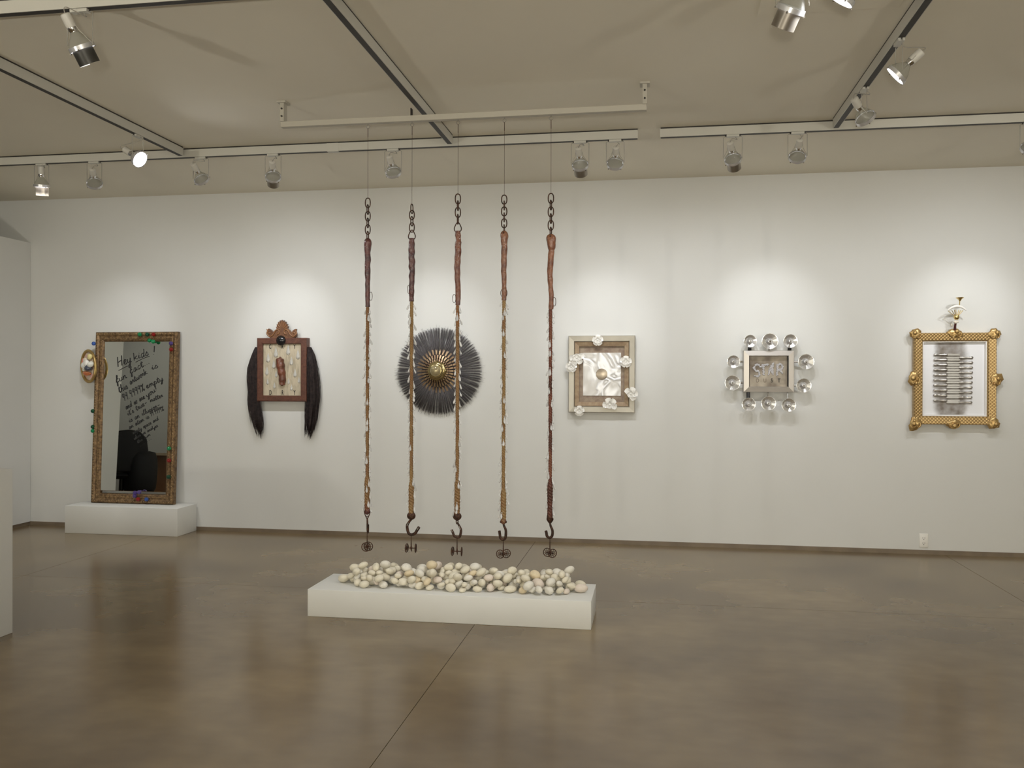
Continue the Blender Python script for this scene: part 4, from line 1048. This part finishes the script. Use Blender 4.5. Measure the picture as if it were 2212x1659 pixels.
# gilt lady-fan piece on top
def PG(zx, zy, y=-.09): u, v = LG(2010/1-2010+zx, zy); return Vector((u, y, v))
G = lambda ax, ay, y=-.09: Vector((*local(2010+ax/16.59, 635+ay/16.59, cG, D+y), 0)).xzy if False else (lambda q: Vector((q[0], y, q[1])))(local(2010+ax/16.59, 635+ay/16.59, cG, D+y))
g = MB(); g.tube([G(870,1300,-.06), G(880,1150,-.075), G(900,1050,-.085)], [.012,.010,.009], 10); g.build('neck', mat('dark_red_wood', (.07,.02,.02), .4), tg)
g = MB(); g.ell(G(900,1010,-.09), (.016,.014,.014), 12, 8); g.ell(G(770,1120,-.06), (.012,.010,.012), 10, 6); g.ell(G(970,1000,-.09), (.010,.010,.010), 10, 6)
g.build('porcelain_head', mat('cream_porcelain', (.74,.68,.58), .3, coat=.4), tg, sharp=80)
g = MB(); g.lathe([(.010, 0), (.020, .010), (.024, .024), (.021, .036), (.016, .044)], 14, Matrix.Translation(G(930,930,-.09))); 
for k, ax in enumerate((620, 760, 850, 910, 1020, 1090, 1160)):
    bot = G(870+18*k, 800, -.09); top = G(ax, 560+abs(ax-930)*.12, -.10); g.tube([bot, top], .0028, 6)
g.build('basket', M['brass'], tg, sharp=60)
arc = [G(a, b, -.105) for a, b in ((610,600), (700,525), (820,465), (940,440), (1060,455), (1180,510), (1280,590))]
g = MB(); pp = cat_rom(arc, 5); n = len(pp); g.tube(pp, [.004+.0085*math.sin(PI*k/(n-1)) for k in range(n)], 10); lab(g.build('crescent', china, tg, sharp=80), 'white china crescent')
g = MB(); g.tube([G(1030,500,-.10), G(1045,240,-.11)], .0045, 8); T_ = Matrix.Translation(G(1050,240,-.11)); g.lathe([(.006,-.004), (.010,.004), (.018,.014), (.031,.024), (.031,.027), (.012,.022)], 20, T_); g.build('cup', M['brass'], tg, sharp=60)

# ------------------------------------------------------------------ outlet
oc = on_y(1995, 1167, D); to = empty('wall_outlet', (oc.x, D-.0005, oc.z), 'white power outlet low on the picture wall at right', 'outlet')
MB().box(-.036, .036, -.007, 0, -.060, .060).build('plate', mat('outlet_white', (.84,.82,.77), .35), to, bevel=.002, sharp=60)
g = MB()
for z in (-.028, .016):
    g.box(-.010,-.007, -.0078,-.0072, z, z+.010); g.box(.007,.010, -.0078,-.0072, z, z+.010); g.box(-.003,.003, -.0078,-.0072, z-.011, z-.005)
g.build('socket_hole', M['black'], to, smooth=False)

# ------------------------------------------------------------------ office corner, seen in the mirror
cloth = mat('chair_black', (.012,.012,.014), .7)
tc_ = empty('office_chair', (-6.93, 5.27, 0), 'black high-backed office chair by the desk, seen in the leaning mirror', 'chair', rot=(0, 0, -.85))
g = MB(); g.ell((0, 0, 0), (.25,.24,.055), 20, 8); g.v = [(a, b, c+.47) for a, b, c in g.v]; g.build('seat', cloth, tc_, sharp=80)
out = [(-.20,.52), (-.24,.62), (-.25,.80), (-.22,.96), (-.13,1.05), (0,1.07), (.13,1.05), (.22,.96), (.25,.80), (.24,.62), (.20,.52)]
MB().prism(out, .19, .26).build('backrest', cloth, tc_, bevel=.02, sharp=60)
g = MB().ell((0,0,0), (.19,.20,.30), 20, 12, fn=lambda d: 1/max(.72, max(abs(d.x), abs(d.z)))**.8); g.v = [(a+.20, b+.10, c+.50) for a, b, c in g.v]
g.build('draped_coat', cloth, tc_, sharp=80)
g = MB(); g.lathe([(.03,.07), (.03,.43)], 12); g.build('post', M['black'], tc_)
for s in (-1, 1):
    g = MB(); g.tube([(s*.24, .1, .47), (s*.29, .05, .60), (s*.29, -.12, .66)], .018, 8); g.box(s*.29-.035, s*.29+.035, -.15, .12, .66, .69); g.build('armrest', M['black'], tc_)
for k in range(5):
    a = k*2*PI/5; g = MB(); g.tube([(0, 0, .09), (.29*math.cos(a), .29*math.sin(a), .06)], [.028,.018], 8); g.build('leg', M['black'], tc_)
    g = MB(); g.lathe([(.028,-.02), (.028,.02)], 12, Matrix.Translation((.29*math.cos(a), .29*math.sin(a), .0285)) @ Matrix.Rotation(PI/2, 4, 'Y')); g.build('caster', M['black'], tc_)
wood = mat('desk_orange_wood', (.42,.20,.085), .45, col2=(.50,.26,.12), scale=4, stretch=(6, 1, 1))
tdk = empty('desk', (-6.62, 4.14, 0), 'orange-brown wooden desk, its end seen in the leaning mirror', 'desk')
MB().box(-.62, .66, -.40, .34, .735, .77).build('desktop', mat('desk_top', (.42,.33,.24), .4), tdk, smooth=False)
MB().box(-.06, .60, .28, .31, .02, .735).build('front_panel', wood, tdk, smooth=False)
MB().box(-.60, -.57, -.38, .31, .0, .735).build('side_panel', wood, tdk, smooth=False)
MB().box(.60, .63, -.38, .31, .0, .735).build('side_panel', wood, tdk, smooth=False)
g = MB(); rr = random.Random(12)
for k in range(9): g.ell((-6.72+rr.uniform(0,.6), 4.24+rr.uniform(-.06,.08), .83+rr.uniform(0,.13)), (rr.uniform(.08,.17), .10, rr.uniform(.06,.12)), 10, 7)
g.v = [(a, b, max(c, .771)) for a, b, c in g.v]
tag(g.build('black_bag', cloth, sharp=80), 'heap of black cloth and bags on the desk, seen in the mirror', 'bag')
g = MB().box(-6.26, -6.15, 3.80, 4.0, .771, 1.19); tag(g.build('binder', mat('binder_red', (.42,.05,.05), .5), bevel=.003), 'red binder standing on the desk, seen in the mirror', 'binder')
g = MB().box(-6.135, -6.06, 3.80, 4.0, .771, 1.22); tag(g.build('binder', M['white'], bevel=.003), 'white binder beside the red one on the desk', 'binder')
